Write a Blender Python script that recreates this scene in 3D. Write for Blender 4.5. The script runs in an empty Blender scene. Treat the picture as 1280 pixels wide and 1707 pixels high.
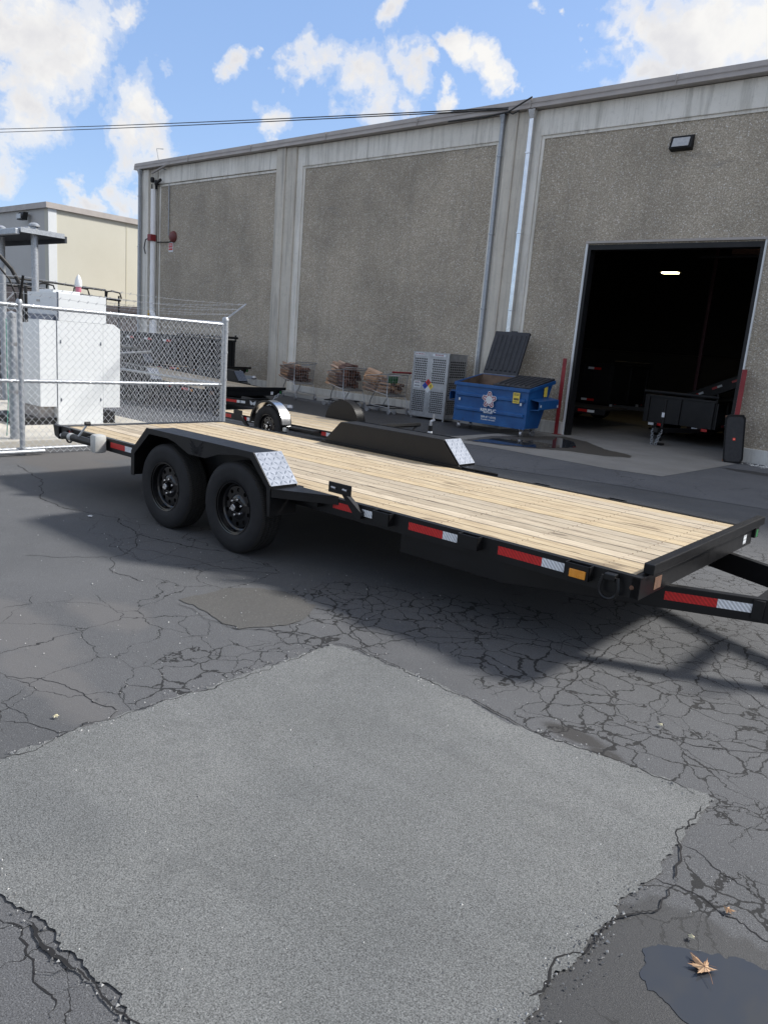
import bpy, bmesh, math, random
from mathutils import Vector, Matrix, noise as mn
random.seed(7)
S=bpy.context.scene; COL=S.collection; R=math.radians; PI=math.pi
# ------------------------------------------------------------------ camera
def cam_axes(yaw,pitch,roll):
    f=Vector((math.sin(yaw)*math.cos(pitch),math.cos(yaw)*math.cos(pitch),-math.sin(pitch)))
    r=Vector((math.cos(yaw),-math.sin(yaw),0)); u=r.cross(f)
    c,s=math.cos(roll),math.sin(roll)
    return r*c+u*s, u*c-r*s, f
cr_,cu_,cf_=cam_axes(-0.700652,0.217762,0.0813725)
cd=bpy.data.cameras.new('camera'); cam=bpy.data.objects.new('camera',cd); COL.objects.link(cam)
m=Matrix((cr_,cu_,-cf_)).transposed().to_4x4(); m.translation=(0,0,1.6805); cam.matrix_world=m
cd.sensor_fit='VERTICAL'; cd.sensor_height=36; cd.lens=1257.23/1707*36; cd.clip_start=.05; cd.clip_end=2000
S.camera=cam
# ------------------------------------------------------------------ light
SUN=Vector((.40,.575,.60)).normalized()
ld=bpy.data.lights.new('sun','SUN'); ld.energy=3.1; ld.angle=R(7.5); ld.color=(1,.965,.91)
lo=bpy.data.objects.new('sun',ld); COL.objects.link(lo); lo.rotation_euler=(-SUN).to_track_quat('-Z','Y').to_euler()
S.view_settings.view_transform='Standard'; S.view_settings.look='None'; S.view_settings.exposure=1.05; S.view_settings.gamma=1
S.view_settings.use_curve_mapping=False
W=bpy.data.worlds.new('World'); S.world=W; W.use_nodes=True; nt=W.node_tree; nt.nodes.clear()
def N(nt,t,**k):
    n=nt.nodes.new(t)
    for a,b in k.items():
        if a.startswith('i_'):
            key=a[2:]; key=int(key) if key.isdigit() else key.replace('_',' ')
            n.inputs[key].default_value=b
        else: setattr(n,a,b)
    return n
def math_(nt,op,a,b=None,clamp=False):
    n=nt.nodes.new('ShaderNodeMath'); n.operation=op; n.use_clamp=clamp
    for i,v in enumerate((a,b)):
        if v is None: continue
        if isinstance(v,(int,float)): n.inputs[i].default_value=v
        else: nt.links.new(v,n.inputs[i])
    return n.outputs[0]
def ramp(nt,src,stops,interp='LINEAR'):
    n=nt.nodes.new('ShaderNodeValToRGB'); n.color_ramp.interpolation=interp; e=n.color_ramp.elements
    while len(e)>1: e.remove(e[-1])
    e[0].position=stops[0][0]; c=stops[0][1]; e[0].color=(c,c,c,1) if isinstance(c,(int,float)) else (*c,1)
    for p_,c in stops[1:]:
        x=e.new(p_); x.color=(c,c,c,1) if isinstance(c,(int,float)) else (*c,1)
    nt.links.new(src,n.inputs[0]); return n.outputs[0]
def mix(nt,fac,a,b,mode='MIX'):
    n=nt.nodes.new('ShaderNodeMix'); n.data_type='RGBA'; n.blend_type=mode
    for s,v in ((0,fac),(6,a),(7,b)):
        if isinstance(v,(int,float)): n.inputs[s].default_value=v if s==0 else (v,v,v,1)
        elif isinstance(v,tuple): n.inputs[s].default_value=(*v,1)
        else: nt.links.new(v,n.inputs[s])
    return n.outputs[2]
sky=N(nt,'ShaderNodeTexSky',sky_type='NISHITA',sun_disc=False,sun_elevation=math.asin(SUN.z),sun_rotation=math.atan2(SUN.x,SUN.y),air_density=1.0,dust_density=.6,ozone_density=1.6)
tc=N(nt,'ShaderNodeTexCoord'); dirv=tc.outputs['Generated']
def cdir(px,py):     # direction of a cloud
    return (cf_+cr_*((px-640)/1257.23)-cu_*((py-853.5)/1257.23)).normalized()
blobs=[(50,40,95),(85,125,70),(35,205,60),(5,150,50),(175,20,34),(10,60,50),(240,215,52),(205,245,42),(296,210,22),(275,250,40),
 (155,340,24),(205,335,34),(235,325,24),(10,300,34),(288,108,26),(418,104,26),(440,88,12),(530,125,42),(575,150,52),(620,185,52),(665,190,30),(500,105,25),
 (690,124,38),(718,120,22),(775,82,24),(815,102,28),(845,112,14),(750,177,18),(480,222,28),(905,14,20),(955,14,12),(985,40,14),
 (1140,90,95),(1210,60,120),(1275,10,120),(1065,140,52),(1100,60,60),(505,35,9),(640,20,30)]
bl=[(cdir(x,y),r/1257*1.12) for x,y,r in blobs]
rr=random.Random(3)
for i in range(70):  # broken cloud carried on unseen over the dome, thickened to neutralise the skylight
    a=rr.uniform(0,2*PI); e=math.asin(rr.uniform(.06,.98)); d=Vector((math.cos(e)*math.cos(a),math.cos(e)*math.sin(a),math.sin(e)))
    if d.angle(cdir(640,200))<.75: continue
    bl.append((d,rr.uniform(.12,.34)))
wn=N(nt,'ShaderNodeTexNoise',i_Scale=6.5,i_Detail=6,i_Roughness=.62); nt.links.new(dirv,wn.inputs['Vector'])
wsu=N(nt,'ShaderNodeVectorMath',operation='SUBTRACT'); nt.links.new(wn.outputs['Color'],wsu.inputs[0]); wsu.inputs[1].default_value=(.5,.5,.5)
wsc=N(nt,'ShaderNodeVectorMath',operation='SCALE'); wsc.inputs['Scale'].default_value=.17; nt.links.new(wsu.outputs[0],wsc.inputs[0])
wad=N(nt,'ShaderNodeVectorMath',operation='ADD'); nt.links.new(wsc.outputs[0],wad.inputs[0]); nt.links.new(dirv,wad.inputs[1]); wdir=wad.outputs[0]
acc=None
for d,r in bl:
    dn=N(nt,'ShaderNodeVectorMath',operation='DISTANCE'); nt.links.new(wdir,dn.inputs[0]); dn.inputs[1].default_value=d
    v=math_(nt,'MULTIPLY',dn.outputs['Value'],-1/r); v=math_(nt,'ADD',v,1.0)
    v=math_(nt,'MAXIMUM',v,-1.0)
    acc=v if acc is None else math_(nt,'MAXIMUM',acc,v)
nz=N(nt,'ShaderNodeTexNoise',i_Scale=7.5,i_Detail=9,i_Roughness=.62,i_Distortion=.35); nt.links.new(dirv,nz.inputs['Vector'])
nb=N(nt,'ShaderNodeTexNoise',i_Scale=26,i_Detail=7,i_Roughness=.6,i_Distortion=.2); nt.links.new(dirv,nb.inputs['Vector'])
n1=math_(nt,'MULTIPLY',math_(nt,'SUBTRACT',nz.outputs['Fac'],.5),1.5)
n2=math_(nt,'MULTIPLY',math_(nt,'SUBTRACT',nb.outputs['Fac'],.5),2.4)
dens=math_(nt,'ADD',math_(nt,'ADD',math_(nt,'MULTIPLY',math_(nt,'ADD',acc,.02),1.30),n1),n2)
cm=ramp(nt,dens,[(0.0,0),(.25,.22),(.60,.70),(1.0,.97)],'EASE')
shade=N(nt,'ShaderNodeTexNoise',i_Scale=9,i_Detail=6,i_Roughness=.55); 
mp=N(nt,'ShaderNodeMapping'); mp.inputs['Location'].default_value=(.03,.02,.07); nt.links.new(dirv,mp.inputs[0]); nt.links.new(mp.outputs[0],shade.inputs['Vector'])
thick=math_(nt,'MULTIPLY',math_(nt,'SUBTRACT',dens,.35),1.3,clamp=True)
csh=math_(nt,'MULTIPLY',ramp(nt,shade.outputs['Fac'],[(.38,0),(.60,1)],'EASE'),thick)
ccol=mix(nt,csh,(3.15,3.10,3.0),(2.50,2.48,2.54))
hsv=N(nt,'ShaderNodeHueSaturation',i_Saturation=1.0,i_Value=1.0); nt.links.new(sky.outputs[0],hsv.inputs['Color'])
skyt=mix(nt,1.,hsv.outputs[0],(.80,.76,.78),'MULTIPLY')
skyt=mix(nt,.60,skyt,(.84,1.40,2.50))
skyc=mix(nt,cm,skyt,ccol)
bg=N(nt,'ShaderNodeBackground',i_Strength=.15); nt.links.new(skyc,bg.inputs[0])
wo=N(nt,'ShaderNodeOutputWorld'); nt.links.new(bg.outputs[0],wo.inputs[0])
# ------------------------------------------------------------------ materials
def base(name,col=(.5,.5,.5),rough=.6,metal=0.,spec=.5):
    m=bpy.data.materials.new(name); m.use_nodes=True; t=m.node_tree; b=t.nodes['Principled BSDF']
    b.inputs['Base Color'].default_value=(*col,1); b.inputs['Roughness'].default_value=rough; b.inputs['Metallic'].default_value=metal
    b.inputs['Specular IOR Level'].default_value=spec
    return m,t,b
def coords(t,kind='Object',scale=(1,1,1),rnd=False):
    c=N(t,'ShaderNodeTexCoord'); o=c.outputs[kind]
    if rnd:
        oi=N(t,'ShaderNodeObjectInfo'); v=N(t,'ShaderNodeVectorMath',operation='SCALE'); v.inputs[0].default_value=(37,53,11)
        t.links.new(oi.outputs['Random'],v.inputs['Scale']); a=N(t,'ShaderNodeVectorMath',operation='ADD')
        t.links.new(o,a.inputs[0]); t.links.new(v.outputs[0],a.inputs[1]); o=a.outputs[0]
    mp=N(t,'ShaderNodeMapping'); mp.inputs['Scale'].default_value=scale; t.links.new(o,mp.inputs[0]); return mp.outputs[0]
def noise(t,vec,scale,detail=5,rough=.6,dist=0.):
    n=N(t,'ShaderNodeTexNoise',i_Scale=scale,i_Detail=detail,i_Roughness=rough,i_Distortion=dist); t.links.new(vec,n.inputs['Vector']); return n.outputs['Fac']
def bump(t,b,h,dist=.002,strength=1.,prev=None):
    n=N(t,'ShaderNodeBump',i_Distance=dist,i_Strength=strength); t.links.new(h,n.inputs['Height'])
    if prev is not None: t.links.new(prev,n.inputs['Normal'])
    t.links.new(n.outputs[0],b.inputs['Normal']); return n.outputs[0]
def worn(name,c1,c2,rough=.5,metal=0,scale=4,bscale=60,bdist=.001,spec=.5,rvar=.15,lo=.35,hi=.65,kind='Object'):
    """two tones of the same surface mixed by large + fine noise, with a fine relief"""
    m,t,b=base(name,c1,rough,metal,spec); v=coords(t,kind,rnd=True)
    f=math_(t,'ADD',math_(t,'MULTIPLY',noise(t,v,scale,8),.7),math_(t,'MULTIPLY',noise(t,v,bscale,4),.3))
    t.links.new(ramp(t,f,[(lo,c1),(hi,c2)]),b.inputs['Base Color'])
    t.links.new(math_(t,'ADD',math_(t,'MULTIPLY',math_(t,'SUBTRACT',noise(t,v,scale*2.3,5),.5),rvar*2),rough,True),b.inputs['Roughness'])
    bump(t,b,noise(t,v,bscale,5),bdist); return m
M={}
M['black']=worn('black_paint',(.0045,.0045,.005),(.008,.008,.009),.38,0,5,300,.0002,rvar=.10,spec=.36)
M['gloss']=worn('gloss_black_rim',(.004,.004,.0045),(.007,.007,.008),.14,0,6,200,.0001,rvar=.05)
M['black_matt']=worn('black_matt_steel',(.006,.006,.0065),(.013,.013,.014),.55,0,6,200,.0004,spec=.35)
M['black_dull']=worn('black_trailer_paint',(.007,.007,.008),(.013,.013,.014),.5,0,3,150,.0004,spec=.35)
M['galv']=worn('galvanised_steel',(.30,.32,.34),(.46,.48,.51),.5,.6,30,120,.0004)
M['wire']=worn('galvanised_wire',(.42,.44,.47),(.58,.60,.63),.5,.35,30,120,.0001)
M['alum']=worn('bright_aluminium',(.075,.09,.12),(.10,.115,.15),.5,.4,8,100,.0003)
M['lozenge']=worn('plate_lozenge',(.15,.175,.22),(.19,.215,.26),.45,.5,8,100,.0003)
M['chrome']=worn('polished_steel',(.60,.61,.63),(.75,.75,.76),.22,1,8,100,.0001,rvar=.08)
M['steel']=worn('plain_steel',(.35,.35,.36),(.52,.52,.53),.38,.85,10,90,.0005)
M['rust']=worn('rusty_steel',(.10,.055,.035),(.20,.10,.06),.8,.1,20,90,.001)
M['tape_red']=worn('red_reflective',(.50,.012,.015),(.62,.03,.025),.35,0,60,400,.0002)
M['tape_white']=worn('white_reflective',(.66,.69,.72),(.84,.86,.88),.35,0,60,400,.0002)
for q in ('tape_red','tape_white'):
    t=M[q].node_tree; b=t.nodes['Principled BSDF']; v=coords(t); sx=N(t,'ShaderNodeSeparateXYZ'); t.links.new(v,sx.inputs[0])
    w_=math_(t,'SINE',math_(t,'MULTIPLY',math_(t,'ADD',sx.outputs['X'],math_(t,'MULTIPLY',sx.outputs['Z'],.9)),260))
    src=b.inputs['Base Color'].links[0].from_socket; t.links.new(mix(t,1.,src,ramp(t,w_,[(.0,.72),(.25,1.06)]),'MULTIPLY'),b.inputs['Base Color'])
M['amber']=worn('amber_lens',(.65,.24,.02),(.78,.32,.04),.3,0,30,300,.0002)
M['white']=worn('white_enamel',(.60,.62,.63),(.67,.69,.70),.4,0,1.2,40,.0004)
M['silver']=worn('silver_paint',(.42,.42,.40),(.55,.55,.52),.45,.3,20,200,.0004)
M['red']=worn('red_paint',(.19,.012,.018),(.28,.025,.028),.5,0,6,60,.0006)
M['blue']=worn('blue_dumpster_paint',(.006,.065,.22),(.014,.10,.30),.42,0,2.2,45,.0008,lo=.3,hi=.7)
m,t,b=base('blue_dumpster_paint',(.01,.07,.25),.45); v=coords(t)
c=ramp(t,noise(t,v,2.5,7,.6),[(.35,(.006,.062,.21)),(.68,(.016,.105,.30))])
c=mix(t,ramp(t,noise(t,coords(t,scale=(1,1,.25)),6,8,.75),[(.58,0),(.72,.5)]),c,(.02,.035,.07))
c=mix(t,ramp(t,noise(t,v,17,6,.8),[(.66,0),(.71,.8)]),c,(.16,.19,.24)); c=mix(t,ramp(t,noise(t,v,8,9,.8,.5),[(.68,0),(.72,.9)]),c,(.10,.045,.025))
t.links.new(c,b.inputs['Base Color']); bump(t,b,noise(t,v,4,3),.01,.5); M['blue']=m
M['lid']=worn('dark_plastic_lid',(.018,.02,.026),(.035,.037,.045),.6,0,6,90,.0008)
M['yellow']=worn('yellow_sticker',(.70,.52,.06),(.8,.62,.12),.5,0,9,200,.0001)
M['maroon']=worn('maroon_print',(.22,.006,.04),(.30,.01,.06),.5,0,20,200,.0001)
M['ink']=worn('dark_ink',(.02,.02,.03),(.04,.04,.05),.6,0,20,200,.0001)
M['cavity']=worn('dark_inside',(.015,.013,.012),(.03,.026,.022),.9,0,5,60,.001)
M['rustin']=worn('rusty_inside',(.07,.045,.032),(.15,.10,.07),.85,0,6,60,.001)
M['lumber']=None
M['green']=worn('green_plastic',(.02,.12,.04),(.03,.17,.06),.5,0,9,100,.0003)
M['gold']=worn('brass_valve',(.55,.33,.06),(.7,.45,.1),.4,.6,20,100,.0003)
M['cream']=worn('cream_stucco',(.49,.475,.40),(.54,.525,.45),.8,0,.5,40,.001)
M['trimgrey']=worn('grey_metal_trim',(.33,.30,.28),(.42,.385,.36),.5,.1,2,50,.0006)
M['brown']=worn('brown_shutter',(.20,.15,.13),(.27,.21,.18),.6,0,3,50,.001)
M['leaf']=worn('dry_leaf',(.30,.16,.085),(.50,.34,.20),.7,0,40,200,.0005)
M['paleleaf']=worn('pale_leaf',(.55,.52,.36),(.68,.62,.45),.7,0,40,200,.0005)
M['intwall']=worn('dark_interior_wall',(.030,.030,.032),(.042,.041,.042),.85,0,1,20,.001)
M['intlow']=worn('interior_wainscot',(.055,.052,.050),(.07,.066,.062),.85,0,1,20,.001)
M['insul']=worn('white_pipe_wrap',(.90,.90,.90),(.96,.96,.96),.6,0,14,30,.006)
M['rubberhose']=worn('black_rubber',(.012,.012,.013),(.02,.02,.02),.6,0,14,90,.0004)
M['glass']=worn('frosted_lens',(.36,.37,.38),(.5,.5,.5),.2,0,14,50,.0004)
def emis(name,col,s):
    m,t,b=base(name,col,.5); b.inputs['Emission Color'].default_value=(*col,1); b.inputs['Emission Strength'].default_value=s; return m
M['lamp']=emis('lit_tube_diffuser',(1,.80,.42),9.); M['skyl']=emis('translucent_skylight',(.75,.78,.66),.16)
# tyre rubber with sipes
m,t,b=base('tyre_rubber',(.018,.018,.020),.66,0,.35); v=coords(t); 
t.links.new(ramp(t,noise(t,v,9,6),[(.3,(.007,.007,.0085)),(.7,(.015,.015,.0165))]),b.inputs['Base Color']); bump(t,b,noise(t,v,60,4),.0008); M['tyre']=m
m,t,b=base('tyre_tread',(.016,.016,.017),.8); v=coords(t); sx=N(t,'ShaderNodeSeparateXYZ'); t.links.new(v,sx.inputs[0])
ang=math_(t,'ARCTAN2',sx.outputs['Z'],sx.outputs['X'])
st=math_(t,'SINE',math_(t,'ADD',math_(t,'MULTIPLY',ang,150),math_(t,'MULTIPLY',sx.outputs['Y'],160)))
t.links.new(ramp(t,st,[(.0,(.022,.020,.018)),(.6,(.006,.006,.006))]),b.inputs['Base Color']); bump(t,b,st,.0016,1.); M['tread']=m
# planks
def wood(name,c1,c2,c3,rough=.62):
    m,t,b=base(name,c1,rough); v=coords(t,scale=(1.0,9,9),rnd=True)
    g=noise(t,v,3.2,8,.65,1.2); g2=noise(t,coords(t,scale=(.9,55,55),rnd=True),3.5,4,.6)
    kn=noise(t,coords(t,scale=(1,3.0,3.0),rnd=True),2.6,2,.4)
    oi=N(t,'ShaderNodeObjectInfo')
    c=ramp(t,g,[(.30,c1),(.52,c2),(.72,c3)])
    c=mix(t,ramp(t,g2,[(.48,0.),(.70,.8)]),c,c3)
    c=mix(t,ramp(t,kn,[(.67,0.),(.73,.75)]),c,tuple(x*.55 for x in c3))
    hs=N(t,'ShaderNodeHueSaturation'); t.links.new(c,hs.inputs['Color'])
    t.links.new(math_(t,'ADD',math_(t,'MULTIPLY',oi.outputs['Random'],.30),.82),hs.inputs['Value'])
    wn=N(t,'ShaderNodeTexWhiteNoise'); wn.noise_dimensions='1D'; t.links.new(oi.outputs['Random'],wn.inputs['W'])
    t.links.new(math_(t,'ADD',math_(t,'MULTIPLY',wn.outputs[0],.35),.78),hs.inputs['Saturation'])
    t.links.new(hs.outputs[0],b.inputs['Base Color']); bump(t,b,g2,.0015); return m
M['lumber']=wood('treated_pine',(.54,.455,.32),(.45,.365,.245),(.23,.165,.105))
M['logpale']=wood('split_firewood_pale',(.60,.40,.26),(.48,.30,.19),(.28,.15,.09),.8)
M['logdark']=wood('split_firewood_bark',(.24,.11,.07),(.16,.075,.05),(.07,.035,.025),.85)
# exposed aggregate wall
m,t,b=base('exposed_aggregate',(.3,.28,.25),.85); v=coords(t)
vo=N(t,'ShaderNodeTexVoronoi',i_Scale=42.); t.links.new(v,vo.inputs['Vector']); vs=N(t,'ShaderNodeSeparateColor'); t.links.new(vo.outputs['Color'],vs.inputs[0])
peb=ramp(t,vs.outputs[0],[(0,(.385,.335,.270)),(.35,(.455,.40,.325)),(.75,(.525,.465,.38)),(.92,(.61,.55,.465)),(.985,(.74,.71,.66))])
gap=ramp(t,vo.outputs['Distance'],[(.28,0),(.70,.70)])
c=mix(t,gap,peb,(.27,.235,.185))
big=ramp(t,noise(t,v,.55,6,.6,.3),[(.32,(.80,.80,.79)),(.60,(1.12,1.11,1.09))])
c=mix(t,1.,c,big,'MULTIPLY')
sm=N(t,'ShaderNodeMapping'); sm.inputs['Scale'].default_value=(.8,1,2.8); t.links.new(v,sm.inputs[0])
strk=ramp(t,noise(t,coords(t,scale=(2.2,2.2,.14)),1.6,7,.65,.2),[(.50,0),(.72,.32)]); c=mix(t,strk,c,(.23,.21,.18))
smear=ramp(t,noise(t,sm.outputs[0],1.1,6,.7,.8),[(.60,0),(.70,.45)])
c=mix(t,smear,c,(.20,.19,.175)); t.links.new(c,b.inputs['Base Color'])
bump(t,b,math_(t,'SUBTRACT',1.,vo.outputs['Distance']),.012,.9); M['peb']=m
# cast concrete frame with streaks
def concrete(name,c1,c2,stain,streak=True,bs=45):
    m,t,b=base(name,c1,.82); v=coords(t)
    c=ramp(t,noise(t,v,1.3,8,.65),[(.32,c1),(.68,c2)])
    if streak:
        c=mix(t,ramp(t,noise(t,coords(t,scale=(3.2,3.2,.22)),2.0,7,.7,.2),[(.48,0),(.68,.80)]),c,stain)
    c=mix(t,ramp(t,noise(t,v,9,8,.75),[(.55,0),(.75,.55)]),c,stain)
    t.links.new(c,b.inputs['Base Color']); bump(t,b,noise(t,v,bs,6,.6),.003); return m
M['conc']=concrete('cast_concrete',(.72,.69,.62),(.84,.81,.74),(.44,.42,.37))
M['pil']=concrete('pilaster_concrete',(.54,.50,.43),(.64,.60,.52),(.32,.30,.27))
M['plinth']=concrete('plinth_concrete',(.55,.55,.52),(.68,.68,.65),(.32,.31,.30))
M['slab']=concrete('door_slab_concrete',(.215,.205,.19),(.275,.265,.25),(.14,.135,.13),False)
M['pad']=concrete('pale_pad_concrete',(.42,.395,.345),(.52,.495,.44),(.40,.36,.30),False)
M['walk']=concrete('walk_concrete',(.36,.35,.33),(.46,.45,.42),(.2,.195,.19),False)
# asphalt with alligator cracks, stains and damp patches, all in world coordinates
def asphalt(name,c1,c2,cracks=None,fine=1.,damp=None,dust=None,crk=(.005,.005,.0055),edge=None,speck=.22,mott=False):
    m,t,b=base(name,c1,.86); v=coords(t)
    f=noise(t,v,.9,7,.6,.3); fg=noise(t,v,230*fine,3,.85)
    c=ramp(t,f,[(.3,c1),(.7,c2)])
    c=mix(t,1.,c,ramp(t,fg,[(.36,.42),(.5,1.),(.64,1.75)]),'MULTIPLY')
    vo=N(t,'ShaderNodeTexVoronoi',i_Scale=210*fine); t.links.new(v,vo.inputs['Vector']); vs=N(t,'ShaderNodeSeparateColor'); t.links.new(vo.outputs['Color'],vs.inputs[0])
    c=mix(t,math_(t,'MULTIPLY',ramp(t,vs.outputs[0],[(.88,0),(.91,1)]),ramp(t,vo.outputs['Distance'],[(.25,speck*1.6),(.5,0)])),c,(.34,.34,.34))
    dk=ramp(t,vs.outputs[1],[(.86,0),(.90,1)]); c=mix(t,math_(t,'MULTIPLY',dk,ramp(t,vo.outputs['Distance'],[(.3,.75),(.55,0)])),c,(.022,.022,.023))
    hgt=fg
    if mott:   # rolled surface: faint roller bands, dark scuffs and open texture
        bands=noise(t,coords(t,scale=(.5,3.,1)),1.6,5,.6,.6); c=mix(t,1.,c,ramp(t,bands,[(.35,.94),(.65,1.05)]),'MULTIPLY')
        c=mix(t,1.,c,ramp(t,noise(t,v,1.1,4,.6,.4),[(.35,(.90,.90,.90)),(.65,(1.07,1.06,1.04))]),'MULTIPLY')
        c=mix(t,ramp(t,noise(t,v,2.6,8,.72,.5),[(.54,0),(.72,.42)]),c,(.062,.064,.066))
        c=mix(t,ramp(t,noise(t,v,34,6,.8),[(.60,0),(.70,.6)]),c,(.045,.045,.046))
    def blobmask(lst,wob=.5,ns=1.7):
        a=None
        for x,y,rx,ry in lst:
            mp=N(t,'ShaderNodeMapping'); mp.vector_type='POINT'; mp.inputs['Scale'].default_value=(1/rx,1/ry,0); mp.inputs['Location'].default_value=(-x/rx,-y/ry,0); t.links.new(v,mp.inputs[0])
            ln=N(t,'ShaderNodeVectorMath',operation='LENGTH'); t.links.new(mp.outputs[0],ln.inputs[0]); d=math_(t,'SUBTRACT',1.,ln.outputs['Value'])
            a=d if a is None else math_(t,'MAXIMUM',a,d)
        return math_(t,'ADD',a,math_(t,'MULTIPLY',math_(t,'SUBTRACT',noise(t,v,ns,4),.5),wob*2))
    if dust:
        for lst,colr,amt in dust:
            k=ramp(t,blobmask(lst,.5,3.),[(.0,0),(.35,amt)]); c=mix(t,k,c,colr)
    if cracks:
        wv=N(t,'ShaderNodeTexNoise',i_Scale=3.5,i_Detail=5,i_Roughness=.6); t.links.new(v,wv.inputs['Vector'])
        wsub=N(t,'ShaderNodeVectorMath',operation='SUBTRACT'); t.links.new(wv.outputs['Color'],wsub.inputs[0]); wsub.inputs[1].default_value=(.5,.5,.5)
        ws=N(t,'ShaderNodeVectorMath',operation='SCALE'); ws.inputs['Scale'].default_value=.22; t.links.new(wsub.outputs[0],ws.inputs[0])
        wa=N(t,'ShaderNodeVectorMath',operation='ADD'); t.links.new(v,wa.inputs[0]); t.links.new(ws.outputs[0],wa.inputs[1])
        for sc,thr,wd,lst in cracks:
            mk=ramp(t,blobmask(lst,.6),[(.0,0),(.12,1)])
            ve=N(t,'ShaderNodeTexVoronoi',feature='DISTANCE_TO_EDGE',i_Scale=sc); t.links.new(wa.outputs[0],ve.inputs['Vector'])
            wid=math_(t,'MULTIPLY',ramp(t,noise(t,v,2.3,5,.65),[(.30,.18),(.62,1.)]),wd*sc)
            e=math_(t,'LESS_THAN',ve.outputs['Distance'],math_(t,'MULTIPLY',wid,mk))
            # neighbouring asphalt is slightly worn along the crack
            c=mix(t,math_(t,'MULTIPLY',e,.92),c,crk)
            hgt=math_(t,'SUBTRACT',hgt,math_(t,'MULTIPLY',e,2.))
    if damp:
        dm=blobmask(damp,.35,6.); k=ramp(t,dm,[(.0,0),(.10,1)])
        c=mix(t,math_(t,'MULTIPLY',k,.72),c,(.010,.0105,.012))
        t.links.new(ramp(t,k,[(0,.86),(1,.58)]),b.inputs['Roughness'])
    t.links.new(c,b.inputs['Base Color']); bump(t,b,hgt,.0035,.8); return m
alli=[(-1.9,3.9,1.2,.75),(-1.0,3.5,.75,.85),(-2.9,3.6,.7,.5),(-1.4,4.8,.9,.9),(.2,3.6,.8,1.0),(-3.0,3.0,.6,.3),(-.3,2.35,.45,.36),(-.9,6.5,1.8,1.6),(-2.9,2.2,.35,.5)]
med=[(-3.3,2.0,1.1,.9),(-5.0,3.4,1.4,.5),(-.2,3.0,.6,.4),(-3.6,3.0,1.0,.6),(-1.7,.6,.7,.4),(-.1,1.7,.5,.5),(-.5,8,2.6,2.)]
M['asphalt']=asphalt('old_asphalt',(.062,.064,.068),(.086,.088,.093),
    cracks=[(5.6,.0,.0056,alli),(2.2,.0,.0030,med+alli)],
    damp=[(-.38,1.98,.42,.34),(-.60,1.66,.20,.30),(-.15,2.0,.3,.3),(-.2,1.7,.4,.25)],
    dust=[([(-4.1,1.7,.9,.22),(-3.3,1.55,.6,.16),(-3.9,2.2,.4,.2)],(.115,.11,.108),.55),([(-8.5,4.3,1.5,.5),(-9,5.5,.5,2)],(.09,.08,.072),.5),([(-1.3,3.05,.22,.07),(-1.15,3.0,.1,.06)],(.03,.028,.027),.9)])
M['patch']=asphalt('pale_asphalt_patch',(.108,.113,.114),(.134,.139,.140),fine=.9,speck=.22,mott=True)
M['brownpatch']=asphalt('brown_asphalt_patch',(.055,.054,.052),(.074,.071,.066))
M['seal']=asphalt('dark_sealed_asphalt',(.085,.087,.094),(.118,.120,.127),damp=[(-11.5,13.4,4.6,1.5),(-16,13.0,4.,1.5),(-8.6,13.9,1.8,1.4),(-3.3,14.2,.9,.25),(-20,12.5,5,2.5)],cracks=[(1.2,0,.003,[(-8,11,6,3)])])
m,t,b=base('puddle_water',(.040,.043,.049),.03,0,.5); v=coords(t); bump(t,b,noise(t,v,6,2),.0006,.5); b.inputs['IOR'].default_value=1.36; M['water']=m
m,t,b=base('wet_stain',(.075,.068,.060),.55); M['stain']=m
m,t,b=base('crack_shadow',(.008,.008,.009),.95); M['crack']=m
m,t,b=base('corrugated_dark',(.045,.05,.06),.45,.3); M['canopy']=m
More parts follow.
